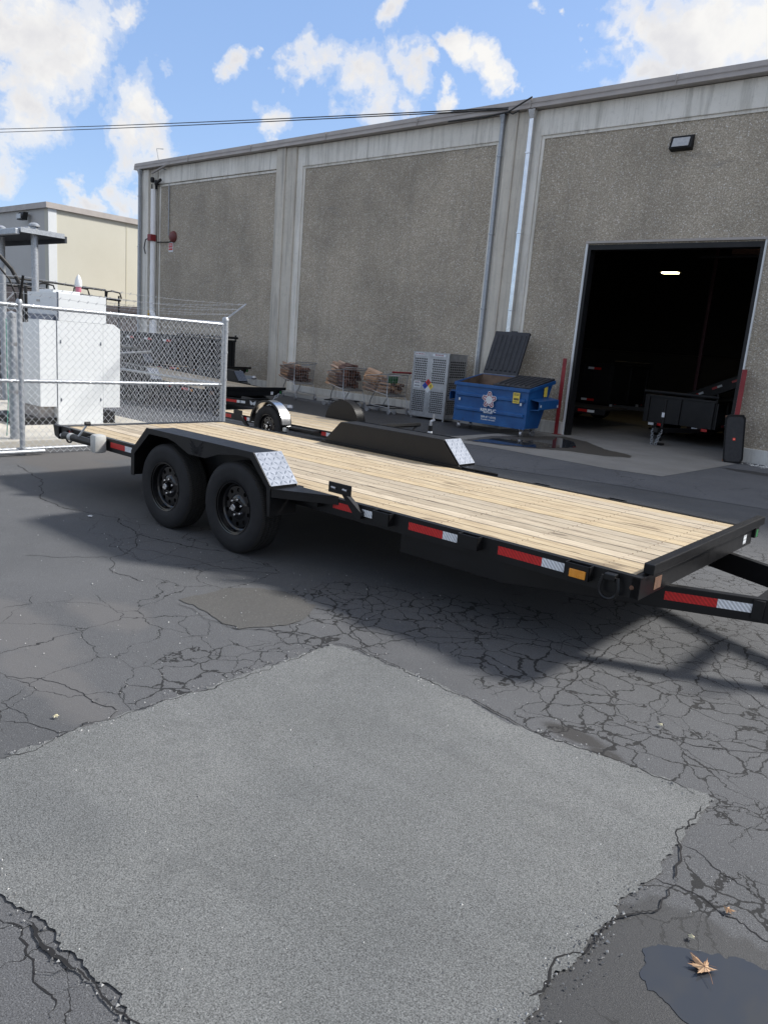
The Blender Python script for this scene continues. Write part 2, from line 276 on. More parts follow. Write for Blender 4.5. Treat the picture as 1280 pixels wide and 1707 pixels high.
# ------------------------------------------------------------------ mesh helpers
class MB:
    def __init__(s): s.v=[]; s.f=[]; s.mi=[]; s.cur=0
    def add(s,vs,fs):
        o=len(s.v); s.v+= [tuple(x) for x in vs]; s.f+=[tuple(i+o for i in f) for f in fs]; s.mi+=[s.cur]*len(fs); return s
    def box(s,x0,x1,y0,y1,z0,z1):
        return s.add([(x0,y0,z0),(x1,y0,z0),(x1,y1,z0),(x0,y1,z0),(x0,y0,z1),(x1,y0,z1),(x1,y1,z1),(x0,y1,z1)],
            [(0,3,2,1),(4,5,6,7),(0,1,5,4),(1,2,6,5),(2,3,7,6),(3,0,4,7)])
    def hexa(s,p): return s.add(p,[(0,3,2,1),(4,5,6,7),(0,1,5,4),(1,2,6,5),(2,3,7,6),(3,0,4,7)])
    def prism(s,pts,ax,a,b):   # polygon in the two other axes, extruded along ax
        def P(q,v):
            q=list(q); q.insert(ax,v); return q
        n=len(pts); vs=[P(q,a) for q in pts]+[P(q,b) for q in pts]
        return s.add(vs,[tuple(range(n))[::-1],tuple(range(n,2*n))]+[(i,(i+1)%n,(i+1)%n+n,i+n) for i in range(n)])
    def tube(s,pts,r,n=8,cap=True):
        pts=[Vector(q) for q in pts]; rs=r if isinstance(r,(list,tuple)) else [r]*len(pts); vs=[];prev=None
        for i,q in enumerate(pts):
            d=(pts[min(i+1,len(pts)-1)]-pts[max(i-1,0)]).normalized()
            if prev is None: a=d.orthogonal().normalized()
            else:
                a=(prev-d*prev.dot(d)); a=a.normalized() if a.length>1e-6 else d.orthogonal().normalized()
            prev=a; bb=d.cross(a)
            vs+=[q+(a*math.cos(2*PI*k/n)+bb*math.sin(2*PI*k/n))*rs[i] for k in range(n)]
        fs=[(i*n+k,i*n+(k+1)%n,(i+1)*n+(k+1)%n,(i+1)*n+k) for i in range(len(pts)-1) for k in range(n)]
        if cap: fs+=[tuple(range(n))[::-1],tuple((len(pts)-1)*n+k for k in range(n))]
        return s.add(vs,fs)
    def lathe(s,prof,n=48,ax=1,c=(0,0,0),a0=0,a1=2*PI,close=False):  # prof: (radius, along axis)
        full=abs(a1-a0-2*PI)<1e-6; k=n if full else n+1; vs=[]
        for i in range(k):
            a=a0+(a1-a0)*i/n; ca,sa=math.cos(a),math.sin(a)
            for r,h in prof:
                q=[0,0,0]; o=[j for j in range(3) if j!=ax]; q[o[0]]=r*ca+c[o[0]]; q[o[1]]=r*sa+c[o[1]]; q[ax]=h+c[ax]; vs.append(q)
        p=len(prof); fs=[]
        for i in range(n):
            j=(i+1)%k
            for q in range(p-1): fs.append((i*p+q,j*p+q,j*p+q+1,i*p+q+1))
            if close: fs.append((i*p+p-1,j*p+p-1,j*p,i*p))
        if close and not full: fs+=[tuple(range(p)),tuple((k-1)*p+q for q in range(p))]
        return s.add(vs,fs)
    def build(s,name,mat,parent=None,smooth=False,loc=None,rot=None,bevel=0,fix=True):
        me=bpy.data.meshes.new(name); me.from_pydata(s.v,[],s.f)
        mats=mat if isinstance(mat,(list,tuple)) else [mat]
        for q in mats: me.materials.append(q)
        me.polygons.foreach_set('material_index',s.mi)
        if fix:
            bm=bmesh.new(); bm.from_mesh(me); bmesh.ops.recalc_face_normals(bm,faces=bm.faces)
            if bevel: bmesh.ops.bevel(bm,geom=[e for e in bm.edges if e.is_manifold and e.calc_face_angle(0)>.6],offset=bevel,segments=2,affect='EDGES',profile=.6)
            bm.to_mesh(me); bm.free()
        if smooth:
            me.polygons.foreach_set('use_smooth',[True]*len(me.polygons)); me.set_sharp_from_angle(angle=R(35))
        o=bpy.data.objects.new(name,me); COL.objects.link(o)
        if parent: o.parent=parent
        if loc: o.location=loc
        if rot: o.rotation_euler=rot
        return o
def tag(o,label=None,cat=None,group=None,kind=None):
    if label: o['label']=label
    if cat: o['category']=cat
    if group: o['group']=group
    if kind: o['kind']=kind
    return o
def thing(name,label,cat,loc=(0,0,0),rz=0,group=None):
    o=bpy.data.objects.new(name,None); COL.objects.link(o); o.location=loc; o.rotation_euler=(0,0,rz); o.empty_display_size=.3
    return tag(o,label,cat,group)
def box(name,x0,x1,y0,y1,z0,z1,mat,parent=None,bevel=0,**k): return MB().box(x0,x1,y0,y1,z0,z1).build(name,mat,parent,bevel=bevel,**k)
def inst(o,parent,loc=None,rot=None,scale=None):
    c=bpy.data.objects.new(o.name.split('.')[0],o.data); COL.objects.link(c); c.parent=parent
    if loc: c.location=loc
    if rot: c.rotation_euler=rot
    if scale: c.scale=scale
    return c
def copy_tree(o,parent=None):
    c=o.copy(); COL.objects.link(c); c.parent=parent
    for ch in list(o.children): copy_tree(ch,c)
    return c
def text(name,s,size,mat,parent,loc,rot,sx=1.,depth=.001,bold=0.,align='CENTER'):
    cu=bpy.data.curves.new(name,'FONT'); cu.body=s; cu.size=size; cu.align_x=align; cu.align_y='CENTER'; cu.extrude=depth; cu.offset=bold
    o=bpy.data.objects.new(name,cu); COL.objects.link(o); dg=bpy.context.evaluated_depsgraph_get()
    me=bpy.data.meshes.new_from_object(o.evaluated_get(dg)); bpy.data.objects.remove(o); bpy.data.curves.remove(cu)
    me.materials.clear(); me.materials.append(mat); q=bpy.data.objects.new(name,me); COL.objects.link(q)
    q.parent=parent; q.location=loc; q.rotation_euler=rot; q.scale=(sx,1,1); return q
def sheet(name,pts,z,mat,kind='structure',parent=None,jit=0,step=.12):
    P=[]
    n=len(pts)
    for i in range(n):
        a=Vector((*pts[i],0)); b_=Vector((*pts[(i+1)%n],0)); L=(b_-a).length; k=max(1,int(L/step)) if jit else 1
        for j in range(k):
            q=a.lerp(b_,j/k)
            if jit: q+=Vector((mn.noise(q*9),mn.noise(q*9+Vector((7,3,1))),0))*jit+Vector((mn.noise(q*47),mn.noise(q*47+Vector((7,3,1))),0))*jit*.45
            P.append((q.x,q.y,z))
    mb=MB(); mb.add(P,[tuple(range(len(P)))]); o=mb.build(name,mat,parent,fix=False)
    bm=bmesh.new(); bm.from_mesh(o.data); bmesh.ops.triangulate(bm,faces=bm.faces); 
    for f in bm.faces:
        if f.normal.z<0: f.normal_flip()
    bm.to_mesh(o.data); bm.free()
    if kind: o['kind']=kind
    return o
# ------------------------------------------------------------------ ground
D=15.72
mb=MB(); mb.add([(-400,-300,0),(400,-300,0),(400,500,0),(-400,500,0)],[(0,1,2,3)]); tag(mb.build('asphalt_ground',M['asphalt']),kind='structure')
sheet('sealed_asphalt',[(-26,8.2),(-6.37,9.58),(-4.56,10.12),(-2.41,10.5),(3,11.2),(8,11.6),(8,15.7),(-26,15.7)],.004,M['seal'],jit=.05,step=.3)
sheet('concrete_slab',[(-8.75,11.55),(-7.3,11.72),(-5.1,11.60),(-4.3,11.79),(-4.19,14.95),(-4.2,15.70),(-8.75,15.70)],.008,M['slab'])
sheet('asphalt_patch',[(-2.74,.84),(-2.78,1.47),(-2.75,2.25),(-2.76,2.92),(-2.17,2.97),(-1.52,2.91),(-1.13,2.97),(-.88,3.01),(-.68,3.0),(-.68,2.6),(-.69,2.12),(-.70,1.81),(-.70,1.53),(-.72,.85),(-1.37,.85),(-1.66,.84),(-2.04,.8)],.006,M['patch'],jit=.035,step=.012)
sheet('brown_asphalt_patch',[(-3.87,2.66),(-3.89,3.05),(-3.63,3.3),(-3.27,3.3),(-3.13,2.96),(-3.25,2.65)],.004,M['brownpatch'],jit=.05,step=.05)
sheet('puddle',[(-8.14,12.1),(-8.24,13.09),(-7.9,13.46),(-7.73,13.49),(-7.6,14.31),(-7.85,14.93),(-7.3,14.6),(-7.0,14.1),(-6.75,13.7),(-6.8,13.3),(-7.04,12.61),(-7.55,12.3)],.016,M['water'],jit=.05,step=.06)
sheet('wet_stain',[(-8.3,12.0),(-8.5,13.3),(-8.1,14.6),(-7.9,15.3),(-7.2,15.0),(-6.91,14.68),(-6.3,14.1),(-5.7,13.85),(-5.55,13.5),(-5.9,13.1),(-6.6,12.93),(-7.04,12.51),(-7.55,12.2)],.012,M['stain'],jit=.06,step=.08)
sheet('puddle',[(-.55,1.93),(-.56,2.03),(-.5,2.12),(-.42,2.16),(-.39,2.165),(-.35,2.20),(-.32,2.2),(-.26,2.22),(-.1,2.2),(-.05,2.0),(-.19,1.85),(-.32,1.84),(-.39,1.86),(-.45,1.885),(-.5,1.895)],.0016,M['water'],jit=.03,step=.006)
# long cracks, jagged ribbons lying in the surface
def crack(pts,w,z=None):
    P=[]; mx=sum(q[0] for q in pts)/len(pts); my=sum(q[1] for q in pts)/len(pts)
    if z is None: z=.0068 if (-2.83<mx<-.62 and .75<my<3.03) else (.0048 if (-4<mx<-3.1 and 2.5<my<3.35) else .0012)
    for i in range(len(pts)-1):
        a=Vector((*pts[i],0)); b_=Vector((*pts[i+1],0)); k=max(2,int((b_-a).length/.013))
        for j in range(k):
            q=a.lerp(b_,j/k); q+=Vector((mn.noise(q*7),mn.noise(q*7+Vector((9,4,2))),0))*.035+Vector((mn.noise(q*38),mn.noise(q*38+Vector((5,1,2))),0))*.013+Vector((mn.noise(q*110),mn.noise(q*110+Vector((5,1,2))),0))*.006; P.append(q)
    vs=[];fs=[]
    for i,q in enumerate(P):
        d=(P[min(i+1,len(P)-1)]-P[max(i-1,0)]); d.z=0; d.normalize(); nn=Vector((-d.y,d.x,0)); tpr=min(1,i/4,(len(P)-1-i)/4)
        h=w*.26*(.45+1.1*abs(mn.noise(q*13+Vector((1,1,5)))*2.0)+.25)*max(.15,tpr)
        vs+=[(q.x-nn.x*h,q.y-nn.y*h,z),(q.x+nn.x*h,q.y+nn.y*h,z)]
        if i: o=2*i; fs.append((o-2,o,o+1,o-1))
    tag(MB().add(vs,fs).build('pavement_crack',M['crack'],fix=False),kind='structure')
CR=[([(-8.73,3.77),(-7.81,3.62),(-7.0,3.24),(-6.58,3.21),(-6.0,3.42),(-5.4,3.29),(-4.78,3.44),(-4.58,3.58)],.016),
([(-5.4,3.29),(-5.05,3.05),(-4.9,2.8),(-4.62,2.62),(-4.3,2.7)],.010),([(-5.05,3.05),(-4.7,3.2),(-4.2,3.3),(-3.9,3.55)],.009),([(-4.9,2.8),(-5.1,2.5),(-5.3,2.3)],.007),
([(-4.34,1.75),(-4.34,1.93),(-4.48,2.01)],.006),([(-3.83,2.63),(-3.47,2.6),(-3.25,2.65),(-3.17,2.76),(-2.9,2.9)],.008),([(-3.47,2.6),(-3.3,2.45),(-3.35,2.3)],.006),
([(-1.96,.76),(-1.87,.78),(-1.71,.75),(-1.6,.74),(-1.51,.71)],.009),([(-1.88,.8),(-1.71,.82),(-1.56,.82),(-1.43,.83),(-1.30,.86)],.012),
([(-1.71,.75),(-1.66,.81),(-1.62,.82)],.005),([(-1.6,.74),(-1.57,.79),(-1.56,.82)],.005),
([(-3.04,1.21),(-2.95,1.32),(-2.74,1.4),(-2.83,1.62),(-3.14,1.58),(-3.35,1.51),(-3.46,1.39)],.007),([(-2.95,1.32),(-3.2,1.3),(-3.3,1.45)],.006),
([(-2.8,2.94),(-2.6,2.98),(-2.17,2.97),(-1.67,2.95),(-1.33,2.92),(-1.08,2.99),(-.88,3.01),(-.73,2.98)],.011),
([(-.7,2.92),(-.7,2.78),(-.69,2.63),(-.64,2.5),(-.6,2.38)],.012),([(-.68,2.6),(-.57,2.6),(-.45,2.54),(-.35,2.53)],.006),
([(-.68,2.35),(-.55,2.37),(-.46,2.36),(-.36,2.36),(-.31,2.34),(-.15,2.38)],.008),([(-.6,2.38),(-.62,2.2),(-.70,1.95),(-.72,1.6)],.012),
([(-2.74,1.09),(-2.75,1.28),(-2.8,1.46),(-2.75,1.9),(-2.73,2.39),(-2.78,2.94)],.007),
([(-1.71,5.42),(-1.71,4.66),(-1.68,4.15),(-1.62,3.64),(-1.54,3.11)],.013),([(-1.2,4.68),(-1.07,4.32),(-.77,4.12),(-.5,4.0)],.009),
([(-.3,3.7),(-.63,3.61),(-.89,3.4),(-1.04,3.35),(-1.31,3.29)],.008),([(-2.9,3.9),(-2.4,3.75),(-2.1,3.9),(-1.68,4.15)],.011),([(-2.6,3.1),(-2.5,3.45),(-2.1,3.9)],.009),([(-3.4,3.9),(-3.0,3.5),(-2.9,3.2),(-2.6,3.05)],.009)]
for q,w in CR: crack(q,w)
# grit scattered on the asphalt
mb=MB(); rg=random.Random(5)
for i in range(2100):
    if i<950: x,y=rg.uniform(-4,.1),rg.uniform(.7,4.2)
    elif i<1250: x,y=-.70+rg.gauss(0,.035),rg.uniform(1.1,2.3)
    elif i<1700: u=rg.random(); x,y=((-2.76+rg.gauss(0,.03),.9+2*u) if i%3==0 else (-2.7+2*u,2.95+rg.gauss(0,.03)) if i%3==1 else (-2.2+1.4*u,.83+rg.gauss(0,.02)))
    else: x,y=rg.uniform(-9,-2),rg.uniform(1.5,3.5)
    s=rg.uniform(.0015,.0042)*(1 if i<950 else 1.5)*(1.6 if rg.random()<.06 else 1); a=rg.uniform(0,6)
    P=[(x+s*math.cos(a+k*2.1)*rg.uniform(.7,1.2),y+s*math.sin(a+k*2.1)*rg.uniform(.7,1.2),.006) for k in range(3)]+[(x,y,.006+s*.9)]
    mb.cur=rg.choice((0,0,1)); mb.add(P,[(0,1,3),(1,2,3),(2,0,3)])
tag(mb.build('loose_grit',[worn('grit_grey',(.12,.12,.12),(.2,.2,.2),.8),worn('grit_pale',(.3,.3,.3),(.5,.5,.48),.8)]),'grey and pale grit scattered over the near asphalt','grit',kind='stuff')
# ------------------------------------------------------------------ warehouse
wh=thing('warehouse','long grey warehouse with pebble wall panels and an open loading door','building',(-14,D,0))
WP=lambda mb,n,mat,**k: mb.build(n,mat,wh,loc=(14,-D,0),**k)
def wbox(n,x0,x1,y0,y1,z0,z1,mat,**k): return WP(MB().box(x0,x1,y0,y1,z0,z1),n,mat,**k)
DL,DR,DH=-8.10,-4.52,4.12
# pebble panels (recessed 6 cm)
wbox('wall_panel',-24.58,-18.34,D,D+.2,.28,6.47,M['peb']); wbox('wall_panel',-17.27,-10.66,D,D+.2,.28,6.45,M['peb'])
b_=MB(); b_.box(-9.56,DL,D,D+.2,.28,6.45); b_.box(DR,6,D,D+.2,.28,6.45); b_.box(DL,DR,D,D+.2,DH,6.45); WP(b_,'wall_panel',M['peb'])
# concrete frame
F=MB()
for x0,x1 in ((-18.36,-18.30),(-17.5,-17.27),(-10.66,-10.42),(-9.86,-9.56)): F.box(x0,x1,D-.06,D+.2,.0 if x0!=-25.62 else 0,6.98)
F.box(-24.58,-18.36,D-.06,D+.2,6.47,6.98); F.box(-17.27,-10.66,D-.06,D+.2,6.45,6.98); F.box(-9.56,6,D-.06,D+.2,6.45,6.98)
WP(F,'concrete_frame',M['conc'],bevel=.012)
wbox('corner_frame',-25.62,-24.62,D-.06,D+.2,0,6.98,M['pil'],bevel=.01); wbox('corner_groove',-25.02,-24.96,D-.066,D-.0605,0,6.5,M['black_matt']); wbox('corner_groove',-24.66,-24.63,D-.066,D-.0605,0,6.4,M['black_matt'])
F=MB()
for x0,x1 in ((-24.58,-18.36),(-17.27,-10.66),(-9.56,6)): F.box(x0,x1,D-.025,D-.002,6.39,6.449)
for x in (-24.52,-18.38,-17.23,-10.70,-9.52): F.box(x-.035,x+.035,D-.025,D-.002,.28,6.388)
WP(F,'panel_edging',M['conc'])
b_=MB(); b_.box(-24.58,-18.36,D-.05,D+.2,0,.28); b_.box(-17.27,-10.66,D-.05,D+.2,0,.28); b_.box(-9.56,DL-.02,D-.05,D+.2,0,.28); b_.box(DR+.02,6,D-.05,D+.2,0,.28); WP(b_,'plinth',M['plinth'],bevel=.01)
for x0,x1 in ((-18.3,-17.5),(-10.42,-9.86)):
    b_=MB(); xm=(x0+x1)/2; b_.box(x0,xm-.02,D-.16,D+.2,0,6.99); b_.box(xm-.02,x1,D-.12,D+.2,0,6.985); WP(b_,'pilaster',M['pil'],bevel=.015)
wbox('corner_column',-25.62,-25.1,D-.14,D-.062,0,6.97,M['conc'],bevel=.01)
b_=MB(); b_.prism([(D-.26,6.99),(D-.22,7.20),(D+.3,7.20),(D+.3,6.99)],0,-25.85,6.0); WP(b_,'roof_coping',M['trimgrey'])
b_=MB(); b_.box(-25.83,6,D-.265,D-.258,7.085,7.10)
for x in (-22.6,-19.4,-16.2,-13.0,-9.8,-6.6,-3.4): b_.box(x-.012,x+.012,D-.27,D-.258,7.0,7.19)
WP(b_,'coping_seam',M['trimgrey'])
b_=MB(); b_.box(-25.6,-25.4,D+.202,45,0,6.98); b_.box(5.8,6,D+.202,45,0,6.98); b_.box(-25.6,6,45,45.2,0,6.98); WP(b_,'side_wall',M['conc'])
wbox('roof',-25.6,6,D+.3,45,6.99,7.1,M['trimgrey'])
# interior
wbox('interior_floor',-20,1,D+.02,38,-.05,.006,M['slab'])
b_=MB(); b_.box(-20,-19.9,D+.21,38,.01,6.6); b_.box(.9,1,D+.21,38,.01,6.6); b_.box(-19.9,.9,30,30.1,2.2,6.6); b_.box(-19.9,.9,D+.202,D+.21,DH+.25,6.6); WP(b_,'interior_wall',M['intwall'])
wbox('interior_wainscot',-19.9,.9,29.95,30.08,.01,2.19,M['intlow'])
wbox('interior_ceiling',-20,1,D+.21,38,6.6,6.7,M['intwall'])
b_=MB()
for k in range(5): b_.box(-19.8,.8,18.5+k*3,18.62+k*3,6.1,6.58)
WP(b_,'roof_beam',M['black_matt'])
wbox('steel_column',-7.53,-7.44,21.9,22.0,.01,6.09,worn('dark_red_column',(.05,.012,.018),(.07,.018,.025),.6))
wbox('skylight',-6.6,-5.7,20.2,21.0,4.9,4.94,M['skyl']); wbox('door_track',-6.9,-5.0,19.0,19.06,4.28,4.33,M['black_matt'])
wbox('opener_box',-6.3,-5.4,19.4,20.0,4.42,4.70,M['rust'])
lt=thing('ceiling_light','lit yellowish ceiling light glowing inside the dark warehouse','light',(-8.72,22,4.28))
box('housing',-.30,.30,-.13,.13,.03,.09,M['black_matt'],lt); box('diffuser',-.22,.22,-.09,.09,0,.029,M['lamp'],lt)
MB().tube([(-.2,0,.09),(-.2,0,2.3)],.008,5).tube([(.2,0,.09),(.2,0,2.3)],.008,5).build('hanger',M['black_matt'],lt)
# door frame
b_=MB(); b_.box(DL,DL+.07,D-.03,D+.20,.0,DH); b_.box(DR-.07,DR,D-.03,D+.20,.0,DH); b_.box(DL+.07,DR-.07,D-.03,D+.20,DH-.10,DH); WP(b_,'door_frame',M['black_dull'])
wbox('door_trim',DL-.05,DL,D-.045,D+.02,0,DH+.03,M['white']); wbox('door_trim',DR,DR+.03,D-.045,D+.02,0,DH+.03,M['white'])
wbox('door_lintel_trim',DL-.05,DR+.03,D-.06,D+.0,DH+.03,DH+.075,M['trimgrey'])
for i,(x0,x1) in enumerate(((DL-.17,DL-.055),(DR+.035,DR+.14))):
    g=thing('door_guard',['tall red steel guard standing left of the loading door','tall red steel guard behind the black speaker, right of the loading door'][i],'door guard',(x0,D-.2,0),group='red guards beside the loading door')
    b_=MB(); b_.box(.01,.10,0,.012,0,1.70+.06*i); b_.box(.01,.022,.012,.13,0,1.70+.06*i); b_.build('angle_iron',M['red'],g,bevel=.002); box('foot_plate',-.02,.135,-.02,.13,.009,.018,M['red'],g)
# downspouts
def spout(x,y,z1,z0,mat,r=.05):
    b_=MB(); b_.box(x-r,x+r,y-r*1.2,y+r*.8,z0,z1-.18); b_.hexa([(x-r,y-r*1.2,z1-.18),(x+r,y-r*1.2,z1-.18),(x+r,y+r*.8,z1-.18),(x-r,y+r*.8,z1-.18),(x-r*1.7,y-r*2,z1),(x+r*1.7,y-r*2,z1),(x+r*1.7,y+r*.8,z1),(x-r*1.7,y+r*.8,z1)])
    z=z1-.9
    while z>z0: b_.box(x-r-.012,x+r+.012,y-r*1.2-.012,y+r*.8,z,z+.04); z-=1.7
    return WP(b_,'downspout',mat,bevel=.006)
spout(-25.50,D-.21,6.98,.1,M['galv'],.045); spout(-10.56,D-.12,6.98,.1,M['galv'],.04); spout(-9.78,D-.13,6.98,.05,M['chrome'],.052)
tag(box('concrete_walkway',-26,-9.3,14.9,D-.065,0,.10,M['walk'],bevel=.012),kind='structure')
# wall light
wl=thing('wall_light','square black floodlight high on the wall above the loading door','wall light',(-6.38,D,6.0)); wl.scale=(.78,.9,.8)
MB().hexa([(-.28,-.16,-.15),(.28,-.16,-.15),(.28,0,-.19),(-.28,0,-.19),(-.28,-.07,.15),(.28,-.07,.15),(.28,0,.17),(-.28,0,.17)]).build('housing',M['black_matt'],wl,bevel=.01)
MB().hexa([(-.21,-.175,-.115),(.21,-.175,-.115),(.21,-.15,-.115),(-.21,-.15,-.115),(-.21,-.10,.10),(.21,-.10,.10),(.21,-.075,.10),(-.21,-.075,.10)]).build('lens',M['glass'],wl,bevel=.006)
# camera
sc=thing('security_camera','black cluster of security cameras at the top of the white wrapped pipe','security camera',(-24.66,D-.1,6.42))
MB().tube([(0,0,-.12),(0,-.02,.1)],.04,8).tube([(0,0,.05),(.05,.1,.05)],.03,6).build('bracket',M['black_matt'],sc)
for dx,dy,dz,q in ((-.11,-.08,.14,(-.25,-.3,-.05)),(.1,-.06,.03,(.42,-.1,.10))):
    MB().lathe([(.0,-.05),(.05,-.05),(.07,0),(.07,.08),(.05,.12),(0,.12)],12,2,(dx,dy,dz)).build('camera_head',M['black_matt'],sc,smooth=True)
MB().tube([(.1,-.06,.05),(.42,-.1,.14)],[.035,.05],8).build('camera_arm',M['black_matt'],sc)
# wrapped riser
ip=thing('insulated_pipe','white wrapped lumpy pipe running up the corner of the pebble wall','pipe',(-24.78,D-.13,0))
pts=[(mn.noise(Vector((z*2,0,1)))*.03,mn.noise(Vector((z*2,5,1)))*.02,1.0+z*.1) for z in range(54)]
MB().tube(pts,[.088+.020*mn.noise(Vector((q[2]*5,3,2))) for q in pts],10).build('pipe_wrap',M['insul'],ip,smooth=True)
b_=MB()
for z in (1.3,): b_.lathe([(.0,-.12),(.09,-.12),(.11,-.05),(.11,.05),(.09,.12),(0,.12)],12,2,(0,0,z))
b_.build('coupling',M['red'],ip,smooth=True); MB().tube([(0,-.10,1.9),(0,-.22,1.95)],.05,8).tube([(0,-.14,2.0),(0,-.14,2.2)],.03,8).build('valve',M['gold'],ip)
MB().tube([(.25,-.05,1.0),(.25,-.05,1.9),(.12,-.05,2.1),(0,-.05,2.15)],.09,8).build('valve_elbow',M['insul'],ip,smooth=True)
for i,z in enumerate((4.66,)): box('flow_switch',-.09,.13,-.17,.05,z-.08,z+.14,M['red'],ip,bevel=.02)
MB().tube([(-.05,-.1,4.7),(-.28,-.12,4.62),(-.36,-.12,4.35),(-.3,-.1,4.15)],.02,6).build('cable_loop',M['rubberhose'],ip)
be=thing('alarm_bell','round dark red alarm bell beside the white wrapped pipe on the wall','alarm bell',(-23.70,D,4.72))
MB().lathe([(0,-.14),(.10,-.13),(.16,-.09),(.19,-.03),(.19,0),(0,0)],24,1).build('gong',worn('bell_red',(.12,.03,.03),(.18,.05,.045),.5),be,smooth=True)
MB().tube([(-.02,-.03,-.15),(-.25,-.03,-.17),(-.95,-.05,-.16)],.018,6).build('conduit',M['black_matt'],be)
si=thing('alarm_sign','small red and white alarm sign just below the bell on the wall','sign',(-23.85,D,4.38)); box('plate',-.13,.13,-.015,0,-.16,.16,M['white'],si); box('red_field',-.11,.11,-.019,-.0155,-.10,.13,M['tape_red'],si)
text('lettering','FIRE\nALARM',.09,M['white'],si,(0,-.0195,.02),(PI/2,0,0),depth=.0005)
cn=thing('wall_conduit','thin grey conduit and bent antenna running down the wall to the alarm bell','conduit',(-23.98,D-.03,4.78)); MB().tube([(0,0,0),(0,0,1.8),(-.15,0,2.1)],.018,6).build('conduit',M['galv'],cn); MB().tube([(-.15,0,2.1),(-.35,-.15,2.2),(-.35,-.28,2.75),(.05,-.28,2.70)],.014,6).build('antenna',M['galv'],cn)
MB().tube([(-.75,-.2,2.02),(.35,-.2,2.27)],.035,6).build('brace',M['trimgrey'],cn)
# overhead wires
for i,dz in enumerate((0,.11)):
    a=Vector((-94.6,18.23,16.4+dz*3)); b_=Vector((-10.35,D-.3,7.02+dz*.3))
    P=[a.lerp(b_,k/40)-Vector((0,0,1.6*k/40*(1-k/40))) for k in range(41)]
    w=thing('overhead_cable',['upper black cable crossing the sky to the warehouse roof','lower black cable crossing the sky to the warehouse roof'][1-i],'cable',b_,group='cables crossing the sky'); MB().tube([q-b_ for q in P],.014,5).build('cable',M['rubberhose'],w)
dc=thing('service_drop','black service cable clipped along the coping at the pilaster top','cable',(-10.3,D-.3,7.0)); MB().tube([(-1.7,0,-.04),(-.6,-.01,-.07),(0,-.05,-.05),(.25,-.05,.05),(.55,.0,.2)],.018,6).build('cable',M['rubberhose'],dc); MB().tube([(0,-.05,-.05),(.1,-.02,-.1),(.25,0,-.04)],.014,6).build('splice_loop',M['rubberhose'],dc)
# ------------------------------------------------------------------ cream building
cb=thing('cream_building','plain cream stucco building with dark roof edge behind the generator','building',(-32,15.3,0))
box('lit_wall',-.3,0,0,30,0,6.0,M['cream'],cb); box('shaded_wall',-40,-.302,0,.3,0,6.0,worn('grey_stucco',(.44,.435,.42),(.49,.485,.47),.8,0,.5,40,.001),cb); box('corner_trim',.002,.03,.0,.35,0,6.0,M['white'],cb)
MB().box(-40,.12,-.12,30.1,6.0,6.22).build('roof_edge',M['trimgrey'],cb); 
sh=box('roller_door',-8.5,-1.6,-.04,-.002,0,2.9,M['brown'],cb)
b_=MB(); [b_.box(-8.5,-1.6,-.07,-.041,k*.1,k*.1+.06) for k in range(29)]; b_.build('shutter_slat',M['brown'],cb)
box('door_header',-8.7,-1.4,-.1,-.002,2.9,3.05,M['black_matt'],cb); b_=MB(); [b_.box(-.003,.012,3*k+.5,3*k+.54,0,6) for k in range(1,9)]; b_.build('wall_joint',worn('joint_cream',(.5,.48,.38),(.52,.5,.4),.8),cb)
fl=thing('floodlight','grey twin floodlight at the top of the cream building wall','wall light',(-33.6,15.2,5.75)); MB().hexa([(-.25,-.35,-.2),(.2,-.35,-.2),(.2,-.1,-.2),(-.25,-.1,-.2),(-.25,-.25,.12),(.2,-.25,.12),(.2,-.05,.12),(-.25,-.05,.12)]).build('lamp_head',M['black_matt'],fl,bevel=.02); box('lens',-.2,.15,-.372,-.345,-.16,.02,M['glass'],fl); box('bracket',-.05,.05,-.1,.1,-.02,.06,M['trimgrey'],fl)
lw=thing('low_shed','low brown shed roof behind the fence at the warehouse corner','building',(-29.5,17,0)); box('wall',-2,2,0,4,0,2.1,M['brown'],lw); box('roof',-2.2,2.2,-.3,4.3,2.1,2.35,M['brown'],lw)
# ------------------------------------------------------------------ wheels
def holed_disc(mb,r0,r1,rh,rc,n,y,dep):
    for s_ in range(n):
        a0=2*PI*s_/n; a1=2*PI*(s_+1)/n; am=(a0+a1)/2; k=4
        pol=[(r1,a0+(a1-a0)*i/k) for i in range(k)]+[(r1-(r1-r0)*i/k,a1) for i in range(k)]+[(r0,a1-(a1-a0)*i/k) for i in range(k)]+[(r0+(r1-r0)*i/k,a0) for i in range(k)]
        cx,cz=rc*math.cos(am),rc*math.sin(am); O=[(r*math.cos(a),y,r*math.sin(a)) for r,a in pol]; I=[]
        for q in O:
            an=math.atan2(q[2]-cz,q[0]-cx); I.append((cx+rh*math.cos(an),y,cz+rh*math.sin(an)))
        m_=len(O); B=[(q[0],y+dep,q[2]) for q in I]
        mb.add(O+I+B,[(i,(i+1)%m_,(i+1)%m_+m_,i+m_) for i in range(m_)]+[(i+m_,(i+1)%m_+m_,(i+1)%m_+2*m_,i+2*m_) for i in range(m_)])
